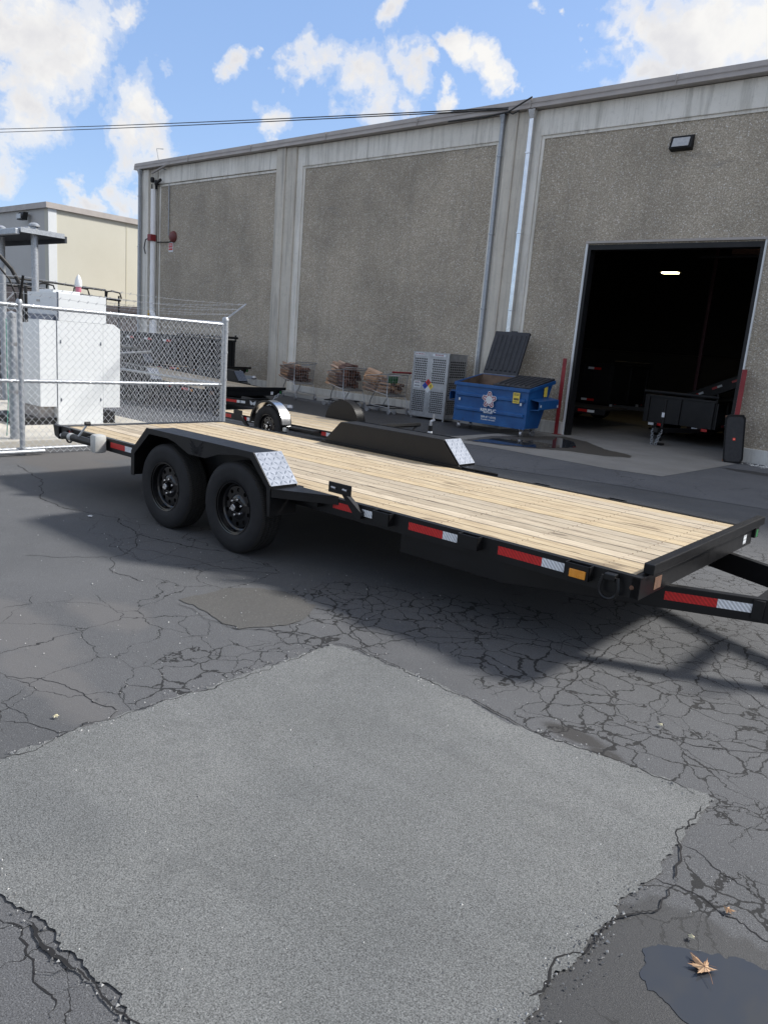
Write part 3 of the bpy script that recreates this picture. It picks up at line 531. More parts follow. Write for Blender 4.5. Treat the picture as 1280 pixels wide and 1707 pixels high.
def make_wheel(parent,Rr,width,rimr,lugs=6,holes=10,loc=(0,0,0),rot=None):
    # outboard side is -y ; centre plane y=0
    w=width/2; rim=MB(); ro=rimr
    rim.lathe([(ro*.99,-w*.96),(ro*1.03,-w*.98),(ro*1.03,-w*.90),(ro*.94,-w*.86),(ro*.90,-w*.45),(ro*.84,-w*.40),(ro*.80,-w*.30),(ro*.80,w*.8),(ro*1.0,w*.9)],48)
    holed_disc(rim,ro*.48,ro*.80,ro*.085,ro*.66,holes,-w*.42,.01)
    rim.lathe([(ro*.80,-w*.42),(ro*.80,-w*.28)],48); rim.lathe([(ro*.48,-w*.42),(ro*.42,-w*.50),(ro*.20,-w*.50)],32)
    rim.lathe([(ro*.79,-w*.05),(0,-w*.05)],24)
    W_=rim.build('wheel',M['gloss'],parent,smooth=True,loc=loc,rot=rot,fix=False)
    ty=MB(); prof=[(ro*1.02,-w*.90),(ro*1.07,-w*.97),(ro*1.25,-w*1.02),(ro+(Rr-ro)*.6,-w*1.03),(Rr*.93,-w*.99),(Rr*.965,-w*.90)]
    ty.lathe(prof,64); ty.lathe([(a,-h) for a,h in prof][::-1],64)
    ty.cur=1; tp=[(Rr*.965,-w*.90)]; 
    for k in range(4):
        yc=-w*.6+k*w*.4; tp+=[(Rr*.992,yc-w*.15 if k else -w*.80),(Rr,yc-.006),(Rr*.978,yc-.004),(Rr*.978,yc+.004),(Rr,yc+.006)]
    tp+=[(Rr*.992,w*.80),(Rr*.965,w*.90)]; ty.lathe(tp,96)
    ty.build('tyre',[M['tyre'],M['tread']],W_,smooth=True,fix=False)
    h=MB(); h.lathe([(0,-w*.92),(ro*.13,-w*.92),(ro*.15,-w*.86),(ro*.16,-w*.5)],20); h.build('hub',M['gloss'],W_,smooth=True,fix=False)
    h=MB(); h.lathe([(0,-w*.935),(ro*.055,-w*.935),(ro*.06,-w*.95),(ro*.115,-w*.95),(ro*.125,-w*.93),(ro*.125,-w*.88)],20); h.build('hub_cap',M['chrome'],W_,smooth=True,fix=False)
    l0=None
    for i in range(lugs):
        a=2*PI*i/lugs+.3; q=(ro*.31*math.cos(a),0,ro*.31*math.sin(a))
        if l0 is None: l0=MB().lathe([(0,-w*.70),(.008,-w*.70),(.011,-w*.66),(.011,-w*.5)],6).build('lug_nut',M['chrome'],W_,loc=q,fix=False)
        else: inst(l0,W_,q)
    return W_
def wings(parent,loc,rot,s,mat,name='wing_emblem'):
    mb=MB()
    for sd in (-1,1):
        for k in range(5):
            L=s*(1-.13*k); a=.75-.28*k; x0,z0=sd*s*.10,s*(.10-.07*k)
            ex,ez=x0+sd*L*math.cos(a),z0+L*math.sin(a); px,pz=-math.sin(a)*.075*s*sd,math.cos(a)*.075*s
            mb.prism([(x0-px,z0-pz),(x0+sd*L*.6*math.cos(a)-px*1.5,z0+L*.6*math.sin(a)-pz*1.5),(ex,ez),(x0+sd*L*.5*math.cos(a)+px,z0+L*.5*math.sin(a)+pz),(x0+px,z0+pz)],1,-.0008,.0008)
    mb.prism([(-.10*s,.12*s),(0,-.35*s),(.10*s,.12*s),(.13*s,.30*s),(0,.25*s)],1,-.0008,.0008)
    return mb.build(name,mat,parent,loc=loc,rot=rot)
def dplate(mb,P0,U,V,nu,nv,l=.016,w=.0045,h=.0016):
    """raised diagonal lozenges on a plate with corner P0 and edge vectors U, V"""
    P0,U,V=Vector(P0),Vector(U),Vector(V); n=U.cross(V).normalized(); u=U.normalized(); v=V.normalized()
    for i in range(nu):
        for j in range(nv):
            c=P0+U*((i+.5)/nu)+V*((j+.5)/nv); d=(u+v).normalized() if (i+j)%2 else (u-v).normalized(); e=n.cross(d)
            mb.add([c-d*l,c-e*w,c+d*l,c+e*w,c+n*h],[(0,1,4),(1,2,4),(2,3,4),(3,0,4)])
# ------------------------------------------------------------------ tandem flatbed trailer
def make_hauler(label,loc,rz,L=6.25,Wd=2.11,sh=0.,mt='black',detail=True,group=None):
    bk=M[mt]; t=thing('flatbed_trailer',label,'trailer',loc,rz,group)
    z0,z1=.455,.575
    for y0,y1,so in ((0,.045,-1),(Wd-.045,Wd,1)):
        b=MB(); b.box(0,L,y0,y1,z0,z1) if False else b.prism([(y0,z0),(y1,z0),(y1,z0+.008),(y0+.008 if so<0 else y0,z0+.008),(y0+.008 if so<0 else y0,z1-.008),(y1,z1-.008),(y1,z1),(y0,z1)] if so<0 else [(y1,z0),(y0,z0),(y0,z0+.008),(y1-.008,z0+.008),(y1-.008,z1-.008),(y0,z1-.008),(y0,z1),(y1,z1)],0,-.02,L)
        b.build('side_rail',bk,t)
        b=MB(); b.box(-.02,L,y0-.001 if so>0 else y0,y1+.001 if so>0 else y1,z1,z1+.004); b.build('rail_edge',bk,t)
    c0=None
    for i in range(11):
        s=.35+i*(L-.6)/10
        c0=c0 and inst(c0,t,(s,0,0)) and c0 or box('crossmember',-.02,.02,.05,Wd-.05,.465,.535,bk,t,loc=(s,0,0))
    for y in (.42,Wd-.46): box('main_beam',.1,L-.1,y,y+.06,.36,.464,bk,t)
    # deck boards
    n=15; y0=.05; pw=(Wd-.10)/n; p0=None
    for i in range(n):
        lc=(0,y0+pw*(i+.5),.539+random.uniform(-.0015,.0015))
        if p0 is None:
            b=MB(); w=pw/2-.0038; segs=10; b.prism([(-w,0),(w,0),(w,.034),(w-.004,.038),(-w+.004,.038),(-w,.034)],0,.02,L-.055); p0=b.build('deck_board',M['lumber'],t,loc=lc)
        else: inst(p0,t,lc)
    b=MB()
    for i in range(n):
        for k in range(11):
            x=.35+k*(L-.6)/10
            for dy in (-.035,.035): b.box(x-.0028,x+.0028,y0+pw*(i+.5)+dy-.0028,y0+pw*(i+.5)+dy+.0028,.5765,.5788)
    tag(b.build('deck_screw',M['rust'],t,fix=False),kind='stuff')
    # ends
    b=MB(); b.box(-.05,-.02,0,Wd,.44,.575); b.hexa([(-.14,-.02,.47),(-.05,-.02,.44),(-.05,.03,.44),(-.14,.03,.47),(-.17,-.02,.585),(-.05,-.02,.578),(-.05,.03,.578),(-.17,.03,.585)]); b.box(-.14,-.05,.03,Wd,.545,.575); b.build('rear_bumper',bk,t,bevel=.003)
    box('front_rail',L-.052,L,.0,Wd,z0-.001,z1+.001,bk,t,bevel=.004)
    box('header_tube',L-.035,L+.025,.10,Wd+.20,z1+.005,z1+.066,bk,t,bevel=.006)
    # tongue
    for s_ in (0,1):
        f=lambda y: y if s_==0 else Wd-y
        P=[(4.58*L/6.25,.035),(5.40*L/6.25,.035),(L+1.2,1.0),(L+1.2,1.045),(5.38*L/6.25,.085),(4.58*L/6.25,.085)]
        b=MB(); b.prism([(x,f(y)) for x,y in P],2,.315,.452); b.build('tongue_rail',bk,t,bevel=.004)
        b=MB(); b.prism([(P[0][0]-.001,f(.030)),(P[1][0],f(.030)),(L+1.2,f(.995)),(L+1.2,f(1.045)),(P[4][0],f(.088)),(P[5][0],f(.088))],2,.452,.4545); b.build('tongue_flange',bk,t)
    box('tongue_crossbar',L+.42,L+.48,.62,Wd-.62,.34,.45,bk,t); 
    b=MB(); b.box(L+1.05,L+1.5,Wd/2-.05,Wd/2+.05,.38,.46); b.lathe([(.0,-.05),(.06,-.04),(.07,.0),(.05,.05),(0,.06)],12,2,(L+1.55,Wd/2,.42)); b.build('coupler',M['steel'],t)
    b=MB(); b.tube([(L+.95,Wd/2,.1),(L+.95,Wd/2,.95)],.035,10); b.tube([(L+.95,Wd/2,0.03),(L+.95,Wd/2,.25)],.026,8); b.box(L+.87,L+1.03,Wd/2-.08,Wd/2+.08,0,.03); b.build('tongue_jack',bk,t)
    # axles and wheels
    A=(2.205+sh,3.118+sh)
    for a in A:
        MB().tube([(a,-.1,.36),(a,Wd+.1,.36)],.035,8).build('axle',M['black_matt'],t)
        make_wheel(t,.36,.205,.205,loc=(a,-.135,.36)); make_wheel(t,.36,.205,.205,loc=(a,Wd+.135,.36),rot=(0,0,PI))
    b=MB(); [b.box(2.1+sh,3.25+sh,y,y+.05,.38,.44) for y in (.06,Wd-.11)]; b.build('leaf_spring',M['black_matt'],t)
    # fenders
    for s_ in (0,1):
        g=(lambda y:y) if s_==0 else (lambda y:Wd-y)
        def quad(b,pts,th):   # plate through pts (x,z) profile from y=-.26 to 0
            pass
        prof=[(1.755,.39),(1.755,.602),(1.985,.825),(3.375,.825),(3.570,.615),(3.58,.39)]; th=.008
        inn=[(1.755+th,.39),(1.755+th,.602-.003),(1.985+.003,.825-th),(3.375-.003,.825-th),(3.570-th,.615-.003),(3.58-th,.39)]
        P=[(x+sh,z) for x,z in prof]+[(x+sh,z) for x,z in inn[::-1]]
        b=MB(); b.prism(P,1,g(-.262),g(-.004)); b.build('fender_skin',bk,t)
        # outer face: rim band plus the hanging web between the wheels
        w=.045
        band=[(1.745,.39),(1.745,.606),(1.98,.832),(3.38,.832),(3.580,.62),(3.588,.39),(3.588-w*.6,.39),(3.540,.60),(3.345,.785),(3.20,.785),(2.97,.755),(2.80,.700),(2.58,.700),(2.40,.765),(2.30,.785),(2.02,.785),(1.795,.585),(1.795,.39)]
        b=MB(); b.prism([(x+sh,z) for x,z in band],1,g(-.268),g(-.262)); b.build('fender_face',bk,t)
        b=MB(); b.prism([(x+sh,z) for x,z in [(1.74,.581),(1.985,.822),(3.37,.822),(3.60,.581)]],1,g(-.003),g(.003)); b.build('fender_inner_plate',bk,t)
        b=MB(); b.box(1.74+sh,3.62+sh,min(g(0.004),g(.030)),max(g(.004),g(.030)),z1+.005,z1+.022); b.build('fender_weld_strip',bk,t)
        # aluminium tread plate on the front slope
        a=Vector((3.385+sh,g(-.262),.829)); e=Vector((3.583+sh,g(-.262),.614)); v=Vector((0,g(.0)-g(-.262),0)); nrm=(e-a).cross(v).normalized(); 
        if nrm.z<0: nrm=-nrm
        b=MB(); q=[a,e,e+v,a+v]; b.add([x-nrm*.001 for x in q]+[x+nrm*.003 for x in q],[(0,3,2,1),(4,5,6,7),(0,1,5,4),(1,2,6,5),(2,3,7,6),(3,0,4,7)])
        fr=a+nrm*.003
        b.cur=1
        if s_==0: dplate(b,fr,e-a,v,7,6,.026,.0075,.003)
        else: dplate(b,fr+v,e-a,-v,7,6,.026,.0075,.003)
        b.build('tread_plate',[M['alum'],M['lozenge']],t,fix=False)
        # step gusset behind the fender
        b=MB(); b.prism([(3.588+sh,g(-.262)),(4.02+sh,g(-.004)),(3.588+sh,g(-.004))],2,.585,.598); b.prism([(3.588+sh,g(-.262)),(4.02+sh,g(-.004)),(4.02+sh,g(-.001)),(3.588+sh,g(-.255))],2,.535,.584); b.build('step_gusset',bk,t)
        for x in (1.755,3.574): box('fender_end_plate',x-.004+sh,x+.004+sh,min(g(-.255),g(-.002)),max(g(-.255),g(-.002)),.39,.60,bk,t)
    wings(t,(2.69+sh,-.2695,.745),(0,0,0),.105,M['crack'])
    # reflective tape
    def tape(x0,x1,x2,y,za,zb,d=.001):
        box('reflective_tape',x0,x1,y-d,y,za,zb,M['tape_red'],t)['label']='red reflective tape'; box('reflective_tape',x1+.001,x2,y-d,y,za,zb,M['tape_white'],t)['label']='white reflective tape'
    k=L/6.25
    for x0,x1,x2 in ((.944,1.20,1.32),(4.665,4.945,5.122),(5.362,5.66,5.845)): tape(x0*k,x1*k,x2*k,-.0005,.497,.549)
    box('reflective_tape',3.965*k,4.155*k,-.0015,-.0005,.505,.553,M['tape_red'],t)['label']='red reflective tape'
    box('reflective_tape',4.245*k,4.42*k,-.0015,-.0005,.503,.551,M['tape_white'],t)['label']='white reflective tape'
    box('reflective_tape',.13,.20,-.0015,-.0005,.50,.56,M['tape_red'],t)['label']='red reflective tape'
    # tape and emblem on the slanted tongue rail
    dv=Vector((L+1.2-5.40*k,1.0-.035,0)); u=dv.normalized(); an=math.atan2(u.y,u.x)
    base_=Vector((5.40*k,.035,0))
    e=thing('tongue_graphics',None,None,base_,an) if False else None
    def onrail(name,s0,s1,za,zb,mat,lab):
        o=box(name,s0,s1,-.002,-.0006,za,zb,mat,t,loc=base_,rot=(0,0,an)); o['label']=lab
    onrail('reflective_tape',.93,1.215,.368,.420,M['tape_red'],'red reflective tape'); onrail('reflective_tape',1.216,1.40,.368,.420,M['tape_white'],'white reflective tape')
    w=wings(t,base_+u*1.57+Vector((u.y,-u.x,0))*.0015+Vector((0,0,.385)),(0,0,an),.085,M['tape_white']); w['label']='silver spread wings emblem'
    text('model_lettering','EAGLE',.075,M['tape_white'],t,base_+u*1.80+Vector((u.y,-u.x,0))*.0015+Vector((0,0,.385)),(PI/2,0,an),1.1,.0004,.001,'LEFT')
    # stake pockets, light, ring, marker
    sp=None
    for x in (3.785,4.46,5.17,5.905):
        if sp is None:
            b=MB(); w,h,dp=.075,.085,.055
            b.box(-w,-w+.006,-dp,-.0005,0,h); b.box(w-.006,w,-dp,-.0005,0,h); b.box(-w,w,-dp,-dp+.006,0,h); sp=b.build('stake_pocket',bk,t,loc=(x*k,0,.494),bevel=.0015)
        else: inst(sp,t,(x*k,0,.494))
        box('pocket_floor',x*k-.068,x*k+.068,-.048,-.001,.498,.503,M['cavity'],t)
    for x in (4.46,5.17,1.0,.5): inst(sp,t,(x*k,Wd,.494),(0,0,PI))
    b=box('marker_light',5.865*k,5.962*k,-.064,-.0555,.503,.550,M['amber'],t,bevel=.003)
    b=MB(); cx=6.095*k; pts=[(cx-.04,-.035,.555),(cx-.052,-.04,.50)]+[(cx+.052*math.cos(a),-.042,.478+.046*math.sin(a)) for a in [PI+PI*i/10 for i in range(11)]]+[(cx+.052,-.04,.50),(cx+.04,-.035,.555)]
    b.tube(pts,.011,8); b.build('tie_down_ring',M['black'],t,smooth=True); box('ring_clasp',cx-.032,cx+.032,-.052,-.001,.535,.572,bk,t,bevel=.006)
    b=MB(); b.lathe([(0,-.008),(.010,-.007),(.013,0)],12,1,(6.205*k,-.001,.515)); b.build('side_lamp',M['rust'],t)
    # mounting bracket plate
    b=MB(); b.box(3.955*k,4.175*k,-.052,-.044,.628,.705); b.build('bracket_plate',bk,t,bevel=.004)
    for x in (4.01,4.12): MB().tube([(x*k-.02,-.055,.668),(x*k+.02,-.055,.664)],.009,8).build('bracket_bolt',M['steel'],t)
    b=MB(); b.prism([(4.07*k,.640),(4.11*k,.640),(4.27*k,.535),(4.27*k,.49),(4.22*k,.49)],1,-.043,-.004); b.build('bracket_arm',bk,t)
    if detail:
        # stowed drop leg at the rear with handle and silver foot
        b=MB(); b.tube([(.18,-.075,.515),(.80,-.075,.515)],.038,14); b.build('stowed_jack_tube',M['black'],t,smooth=True)
        b=MB(); b.tube([(.30,-.075,.515),(.36,-.075,.515)],.040,14); b.build('jack_collar',M['silver'],t,smooth=True)
        b=MB(); b.tube([(.12,-.075,.505),(.18,-.075,.505)],.022,10); b.build('jack_pin',M['steel'],t,smooth=True)
        b=MB(); b.box(.80,.905,-.14,-.015,.435,.615); b.build('silver_canister',M['silver'],t,bevel=.028,smooth=True)
        b=MB(); b.tube([(.50,-.09,.55),(.70,-.10,.70)],.010,8); b.build('crank_handle',M['tape_white'],t); b=MB(); b.tube([(.70,-.13,.70),(.70,-.08,.70)],.020,10); b.build('crank_knob',M['black_matt'],t)
        box('jack_bracket',.60,.74,-.06,-.001,.50,.56,M['black'],t); b=MB(); b.lathe([(.06,-.012),(.075,-.012),(.075,0),(.06,0)],20,1,(.15,-.004,.50),close=True); b.build('rear_ring',M['black'],t)
    box('rail_sticker',L+.0005,L+.002,Wd-.22,Wd-.15,.48,.545,M['tape_white'],t); box('header_bracket',L-.03,L+.02,Wd+.001,Wd+.09,.50,z1+.004,bk,t); box('rail_sticker',L+.0205,L+.022,Wd+.02,Wd+.07,.505,.56,M['green'],t)
    box('front_lamp',L+.0005,L+.004,.20,.30,.475,.545,M['rust'],t)
    return t
main=make_hauler('long black flatbed trailer with pale wooden deck filling the foreground',(-7.6759,3.7934,0),.0088)
tr3=make_hauler('black tandem trailer nosed in behind the small single axle trailer',(-17.95,9.30,.0),0.,L=5.0,Wd=2.05,sh=.0,detail=False)
[bpy.data.objects.remove(q) for q in list(tr3.children) if q.name.startswith('tongue_jack')]
tr3.rotation_euler=(0,R(1.6),0); tr3.location.z=.06
tr4=copy_tree(tr3); tag(tr4,'black tandem trailer seen through the chain link fence beside the warehouse','trailer'); tr4.location=(-22.3,11.75,0.0); tr4.rotation_euler=(0,R(-1.2),R(2))
# ------------------------------------------------------------------ small single axle trailer
def round_fender(t,cx,cz,ya,yb,mat,inner,R0=.40,a0=R(8),a1=R(178)):
    b=MB(); b.lathe([(R0,ya),(R0+.006,ya),(R0+.006,yb),(R0,yb)],30,1,(cx,0,cz),a0,a1,True); f=b.build('fender',mat,t,smooth=True,fix=True)
    b=MB(); 
    for y in (ya,yb): b.lathe([(R0-.022,y-.003),(R0+.010,y-.003),(R0+.010,y+.003),(R0-.022,y+.003)],30,1,(cx,0,cz),a0,a1,True)
    b.build('fender_lip',M['black'],f)
    if inner: 
        P=[(cx+R0*math.cos(a0+(a1-a0)*i/24),cz+R0*math.sin(a0+(a1-a0)*i/24)) for i in range(25)]; b=MB(); b.prism(P,1,inner-.002,inner+.002); b.build('fender_cheek',M['black'],f)
st=thing('flatbed_trailer','small single axle trailer with round fenders and wooden deck beyond the long trailer','trailer',(-10.52,7.80,0),0.0)
LL=3.34; WW=1.44; zz=.385
for y in (0,WW-.04): box('side_rail',0,LL,y,y+.04,zz-.10,zz,M['black'],st,bevel=.003)
box('front_rail',LL-.045,LL,.041,WW-.041,zz-.10,zz,M['black'],st); box('rear_rail',0,.045,.041,WW-.041,zz-.10,zz,M['black'],st)
p0=None
for i in range(10):
    pw=(WW-.09)/10; lc=(0,.045+pw*(i+.5),zz-.035)
    if p0 is None:
        w=pw/2-.003; b=MB(); b.prism([(-w,0),(w,0),(w,.03),(w-.003,.033),(-w+.003,.033),(-w,.03)],0,.05,LL-.05); p0=b.build('deck_board',M['lumber'],st,loc=lc)
    else: inst(p0,st,lc)
wx=1.60
for y,r in ((-.10,None),(WW+.10,(0,0,PI))): make_wheel(st,.315,.17,.185,5,8,(wx,y,.315),r)
round_fender(st,wx,.33,-.20,-.015,M['chrome'],0,.375); round_fender(st,wx,.33,WW+.015,WW+.20,M['black'],WW+.012,.375)
MB().tube([(wx,-.1,.30),(wx,WW+.1,.30)],.03,8).build('axle',M['black_matt'],st)
for x0 in (.80,2.62): 
    box('reflective_tape',x0,x0+.10,-.0015,-.0005,zz-.075,zz-.02,M['tape_red'],st); box('reflective_tape',x0+.101,x0+.28,-.0015,-.0005,zz-.075,zz-.02,M['tape_white'],st)
box('reflective_tape',.3,.5,-.0015,-.0005,zz-.075,zz-.02,M['tape_red'],st)
b=MB(); b.box(wx+.42,wx+1.0,-.16,-.003,zz-.04,zz-.015); b.build('side_step',M['black'],st); box('axle_tab',wx+.38,wx+.45,-.19,-.12,zz-.10,zz-.04,M['silver'],st,bevel=.012)
b=MB(); b.tube([(LL-.02,.06,.52),(LL-.02,WW-.03,.52)],.034,6); b.tube([(LL-.02,WW-.05,.52),(LL-.02,WW-.26,zz)],.018,6); b.tube([(LL-.02,.08,.52),(LL-.02,.08,zz)],.018,6); b.build('header_tube',M['black'],st)
text('maker_lettering','EAGLE',.055,M['tape_white'],st,(LL+.0035,WW-.16,.52),(PI/2,0,PI/2),1.1,.0004,.001)
for sgn in (0,1):
    f=lambda y:y if sgn==0 else WW-y; b=MB(); b.prism([(LL,f(.12)),(LL+.95,f(WW/2-.02)),(LL+.95,f(WW/2+.02)),(LL,f(.18))],2,.27,.345); b.build('tongue_rail',M['black'],st)
b=MB(); b.tube([(LL+.72,WW/2,.10),(LL+.72,WW/2,.62)],.032,12); b.build('tongue_jack',M['black'],st,smooth=True); MB().tube([(LL+.72,WW/2,.46),(LL+.72,WW/2,.54)],.034,12).build('jack_sticker',M['tape_white'],st)
MB().tube([(LL+.72,WW/2,.62),(LL+.72,WW/2,.68),(LL+.74,WW/2+.05,.70)],.02,8).tube([(LL+.74,WW/2+.03,.69),(LL+.74,WW/2+.03,.78)],.014,8).build('jack_crank',M['steel'],st); box('coupler',LL+.9,LL+1.2,WW/2-.04,WW/2+.04,.28,.36,M['steel'],st)
b=MB(); b.prism([(.72,zz-.001),(.80,zz-.001),(1.04,.19),(.97,.19)],1,-.045,-.004); b.box(.62,.84,-.05,-.045,zz,zz+.08); b.build('spare_bracket',M['black'],st)
# safety chain hanging from the tandem trailer nose
def chain(name,P,r,parent,mat=None,lab=None):
    b=MB()
    for i in range(len(P)-1):
        a=Vector(P[i]); c=Vector(P[i+1]); d=(c-a); L_=d.length; d.normalize(); o=d.orthogonal().normalized()
        if i%2: o=d.cross(o)
        ring=[(a+c)/2+d*(L_*.62*math.cos(k*PI/4))+o*(r*1.7*math.sin(k*PI/4)) for k in range(9)]; b.tube(ring,r*.55,5,False)
    return b.build(name,mat or M['galv'],parent,smooth=True)
chain('safety_chain',[(5.06,2.02-.10*math.sin(k*.3)-k*.02,.50-.035*k+.0) for k in range(9)],.016,tr3)
# ------------------------------------------------------------------ dump trailers (indoors and far left)
def make_dump(label,loc,rz,L=3.6,Wd=1.65,H=.62,zf=.42,tall=False):
    t=thing('dump_trailer',label,'trailer',loc,rz)
    bk=M['black_dull']; z1=zf+H
    b=MB(); b.box(0,L,0,.04,zf,z1); b.box(0,L,Wd-.04,Wd,zf,z1); b.box(0,.04,.041,Wd-.041,zf,z1); b.build('body_wall',bk,t,bevel=.004)
    box('floor',.041,L-.041,.041,Wd-.041,zf,zf+.03,M['cavity'],t); box('tailgate',L-.04,L,.041,Wd-.041,zf,z1,bk,t,bevel=.004)
    b=MB(); b.box(-.03,L+.03,-.03,.05,z1,z1+.05); b.box(-.03,L+.03,Wd-.05,Wd+.03,z1,z1+.05); b.box(-.03,.05,.051,Wd-.051,z1,z1+.05); b.box(L-.05,L+.03,.051,Wd-.051,z1,z1+.05); b.build('top_rail',bk,t,bevel=.004)
    c0=None
    for i in range(6):
        x=.02+i*(L-.1)/5
        for y in (-.04,Wd): c0=inst(c0,t,(x,y,zf)) if c0 and 0 else box('side_post',0,.05,0,.04,0,H,bk,t,loc=(x,y,zf))
    for y in (.03,Wd/2-.03,Wd-.09): box('front_post',-.045,-.001,y,y+.06,zf,z1,bk,t)
    b=MB(); b.tube([(-.06,-.05,z1+.12),(-.06,Wd+.05,z1+.12)],.035,8); b.tube([(-.03,0,z1),(-.03,0,z1+.2)],.025,6); b.build('tarp_roll',M['black_matt'],t)
    for a in (1.5,2.35):
        for y,r in ((-.15,None),(Wd+.15,(0,0,PI))): make_wheel(t,.34,.2,.2,5,8,(a,y,.34),r)
    for y in (-.27,Wd+.03): 
        b=MB(); b.prism([(1.05,.45),(1.2,.74),(2.65,.74),(2.8,.45),(2.79,.45),(2.64,.73),(1.21,.73),(1.06,.45)],1,y,y+.24); b.build('fender',M['steel'],t)
    b=MB(); b.box(-.02,L,.25,.33,zf-.12,zf-.001); b.box(-.02,L,Wd-.33,Wd-.25,zf-.12,zf-.001); b.build('main_beam',bk,t)
    for s_ in (0,1):
        f=lambda y:y if s_==0 else Wd-y; b=MB(); b.prism([(-.02,f(.25)),(-.02,f(.33)),(-1.25,f(Wd/2)),(-1.25,f(Wd/2-.05))],2,zf-.12,zf-.02); b.build('tongue_rail',bk,t)
        x=.5
        for x in (-.001,):
            for y0 in (.2,): 
                box('reflective_tape',x-.006,x-.001,f(y0)-.08,f(y0)+.08,zf-.07,zf-.01,M['tape_white' if s_ else 'tape_red'],t); box('reflective_tape',x-.006,x-.001,f(y0+.18)-.08,f(y0+.18)+.08,zf-.07,zf-.01,M['tape_red' if s_ else 'tape_white'],t)
    for y,yy in ((-.0425,-.0405),(Wd+.0405,Wd+.0425)):
        for x in (.4,1.4,2.5):
            box('reflective_tape',x,x+.22,y,yy,zf+.03,zf+.09,M['tape_red'],t); box('reflective_tape',x+.221,x+.40,y,yy,zf+.03,zf+.09,M['tape_white'],t)
    if H>.8:
        for x in (.3,1.3,2.3,3.3):
            for y,yy in ((-.0425,-.0405),(Wd+.0405,Wd+.0425)):
                box('reflective_tape',x,x+.22,y,yy,z1-.12,z1-.06,M['tape_red'],t); box('reflective_tape',x+.221,x+.40,y,yy,z1-.12,z1-.06,M['tape_white'],t)
    b=MB(); b.tube([(-.9,Wd/2,.1),(-.9,Wd/2,1.0)],.035,8); b.box(-.98,-.82,Wd/2-.08,Wd/2+.08,.0,.05); b.build('tongue_jack',M['black_matt'],t)
    box('jack_label',-.94,-.936,Wd/2-.03,Wd/2+.03,.62,.72,M['tape_white'],t)
    P=[(-1.15+.02*k*0,Wd/2-.10+.012*k,.36-.042*k) for k in range(9)]; Q=[(-1.15,Wd/2+.10-.003*k,.36-.042*k) for k in range(9)]; chain('safety_chain',P,.018,t); chain('safety_chain',Q,.018,t)
    return t
# indoor dump trailer: its tongue points out of the door
d1=make_dump('black dump trailer parked just inside the loading door with hanging chains','' or (-5.43,17.45,0),R(90),Wd=1.58,H=.58)
d2=make_dump('black dump trailer deep inside the warehouse on the left','' or (-8.7,21.5,0),R(174),L=4.2,Wd=2.0,H=1.0,zf=.6)
d3=make_dump('black dump trailer seen through the fence by the warehouse corner','' or (-18.2,14.2,0),R(178),L=4.0,Wd=1.9,H=.85,zf=.55)
# tilted deck trailer and its tapes, right of the indoor column
ti=thing('tilted_trailer','dark gooseneck trailer with raised deck at the back right inside the warehouse','trailer',(-7.4,20.2,0),0)
MB().prism([(0,1.05),(.35,1.08),(2.6,2.15),(4.2,2.9),(4.2,2.6),(2.6,1.85),(.45,.82),(0,.80)],1,0,.12).build('side_rail',M['black_dull'],ti); MB().prism([(0,1.04),(.35,1.07),(2.6,2.14),(4.2,2.89),(4.2,2.8),(2.6,2.05),(.35,.98),(0,.98)],1,.13,2.0).build('deck',M['cavity'],ti)
for x,z,a in ((-.25,.97,0),(.25,.95,0),(.62,1.08,.44),(1.05,1.30,.44),(1.5,1.51,.44),(2.1,1.79,.44)):
    box('reflective_tape',-.13,0,-.004,-.001,-.025,.025,M['tape_red'],ti,loc=(x,0,z),rot=(0,-a,0)); box('reflective_tape',.001,.12,-.004,-.001,-.025,.025,M['tape_white'],ti,loc=(x,0,z),rot=(0,-a,0))
MB().box(-.5,0,.02,.12,.80,1.04).build('nose_rail',M['black_dull'],ti); MB().box(.1,3.6,.3,.45,.45,.75).build('main_beam',M['black_dull'],ti)
for x in (.9,1.75): make_wheel(ti,.38,.22,.22,8,8,(x,-.02,.38))
gt=thing('flatbed_trailer','long low trailer with red and white tape across the warehouse floor','trailer',(-12.6,17.3,0),R(2))
box('side_rail',0,4.6,0,.08,.42,.56,M['black_dull'],gt); box('deck',0,4.4,.09,1.9,.50,.55,M['cavity'],gt); make_wheel(gt,.36,.2,.2,6,8,(1.2,-.15,.36)); make_wheel(gt,.36,.2,.2,6,8,(2.1,-.15,.36))
for x in (.5,1.7,2.9,3.9): box('reflective_tape',x,x+.25,-.003,-.001,.46,.52,M['tape_red'],gt); box('reflective_tape',x+.251,x+.43,-.003,-.001,.46,.52,M['tape_white'],gt)
# ------------------------------------------------------------------ dumpster
du=thing('dumpster','blue wheeled dumpster with one dark lid thrown open against the wall','dumpster',(-9.93,13.9,0),R(0.5))
LX,DY=1.84,1.02
# local: x 0..LX, y 0 front .. DY back
zb,zfz,zbk=.19,1.0,1.20
b=MB(); th=.012; fb=[(0,0),(LX,0),(LX,.55),(0,.55)]
o_=[(0,0,zb),(LX,0,zb),(LX,.56,zb),(0,.56,zb),(0,0,zfz),(LX,0,zfz),(LX,DY,zbk),(0,DY,zbk)]
i_=[(.02,.02,zb+.03),(LX-.02,.02,zb+.03),(LX-.02,.54,zb+.03),(.02,.54,zb+.03),(.02,.02,zfz+.001),(LX-.02,.02,zfz+.001),(LX-.02,DY-.02,zbk+.001),(.02,DY-.02,zbk+.001)]
b.add(o_,[(0,3,2,1),(0,1,5,4),(1,2,6,5),(2,3,7,6),(3,0,4,7)]); b.add(o_[4:]+i_[4:],[(0,1,5,4),(1,2,6,5),(2,3,7,6),(3,0,4,7)]); b.cur=1; b.add(i_,[(0,1,2,3),(4,5,1,0),(5,6,2,1),(6,7,3,2),(7,4,0,3)])
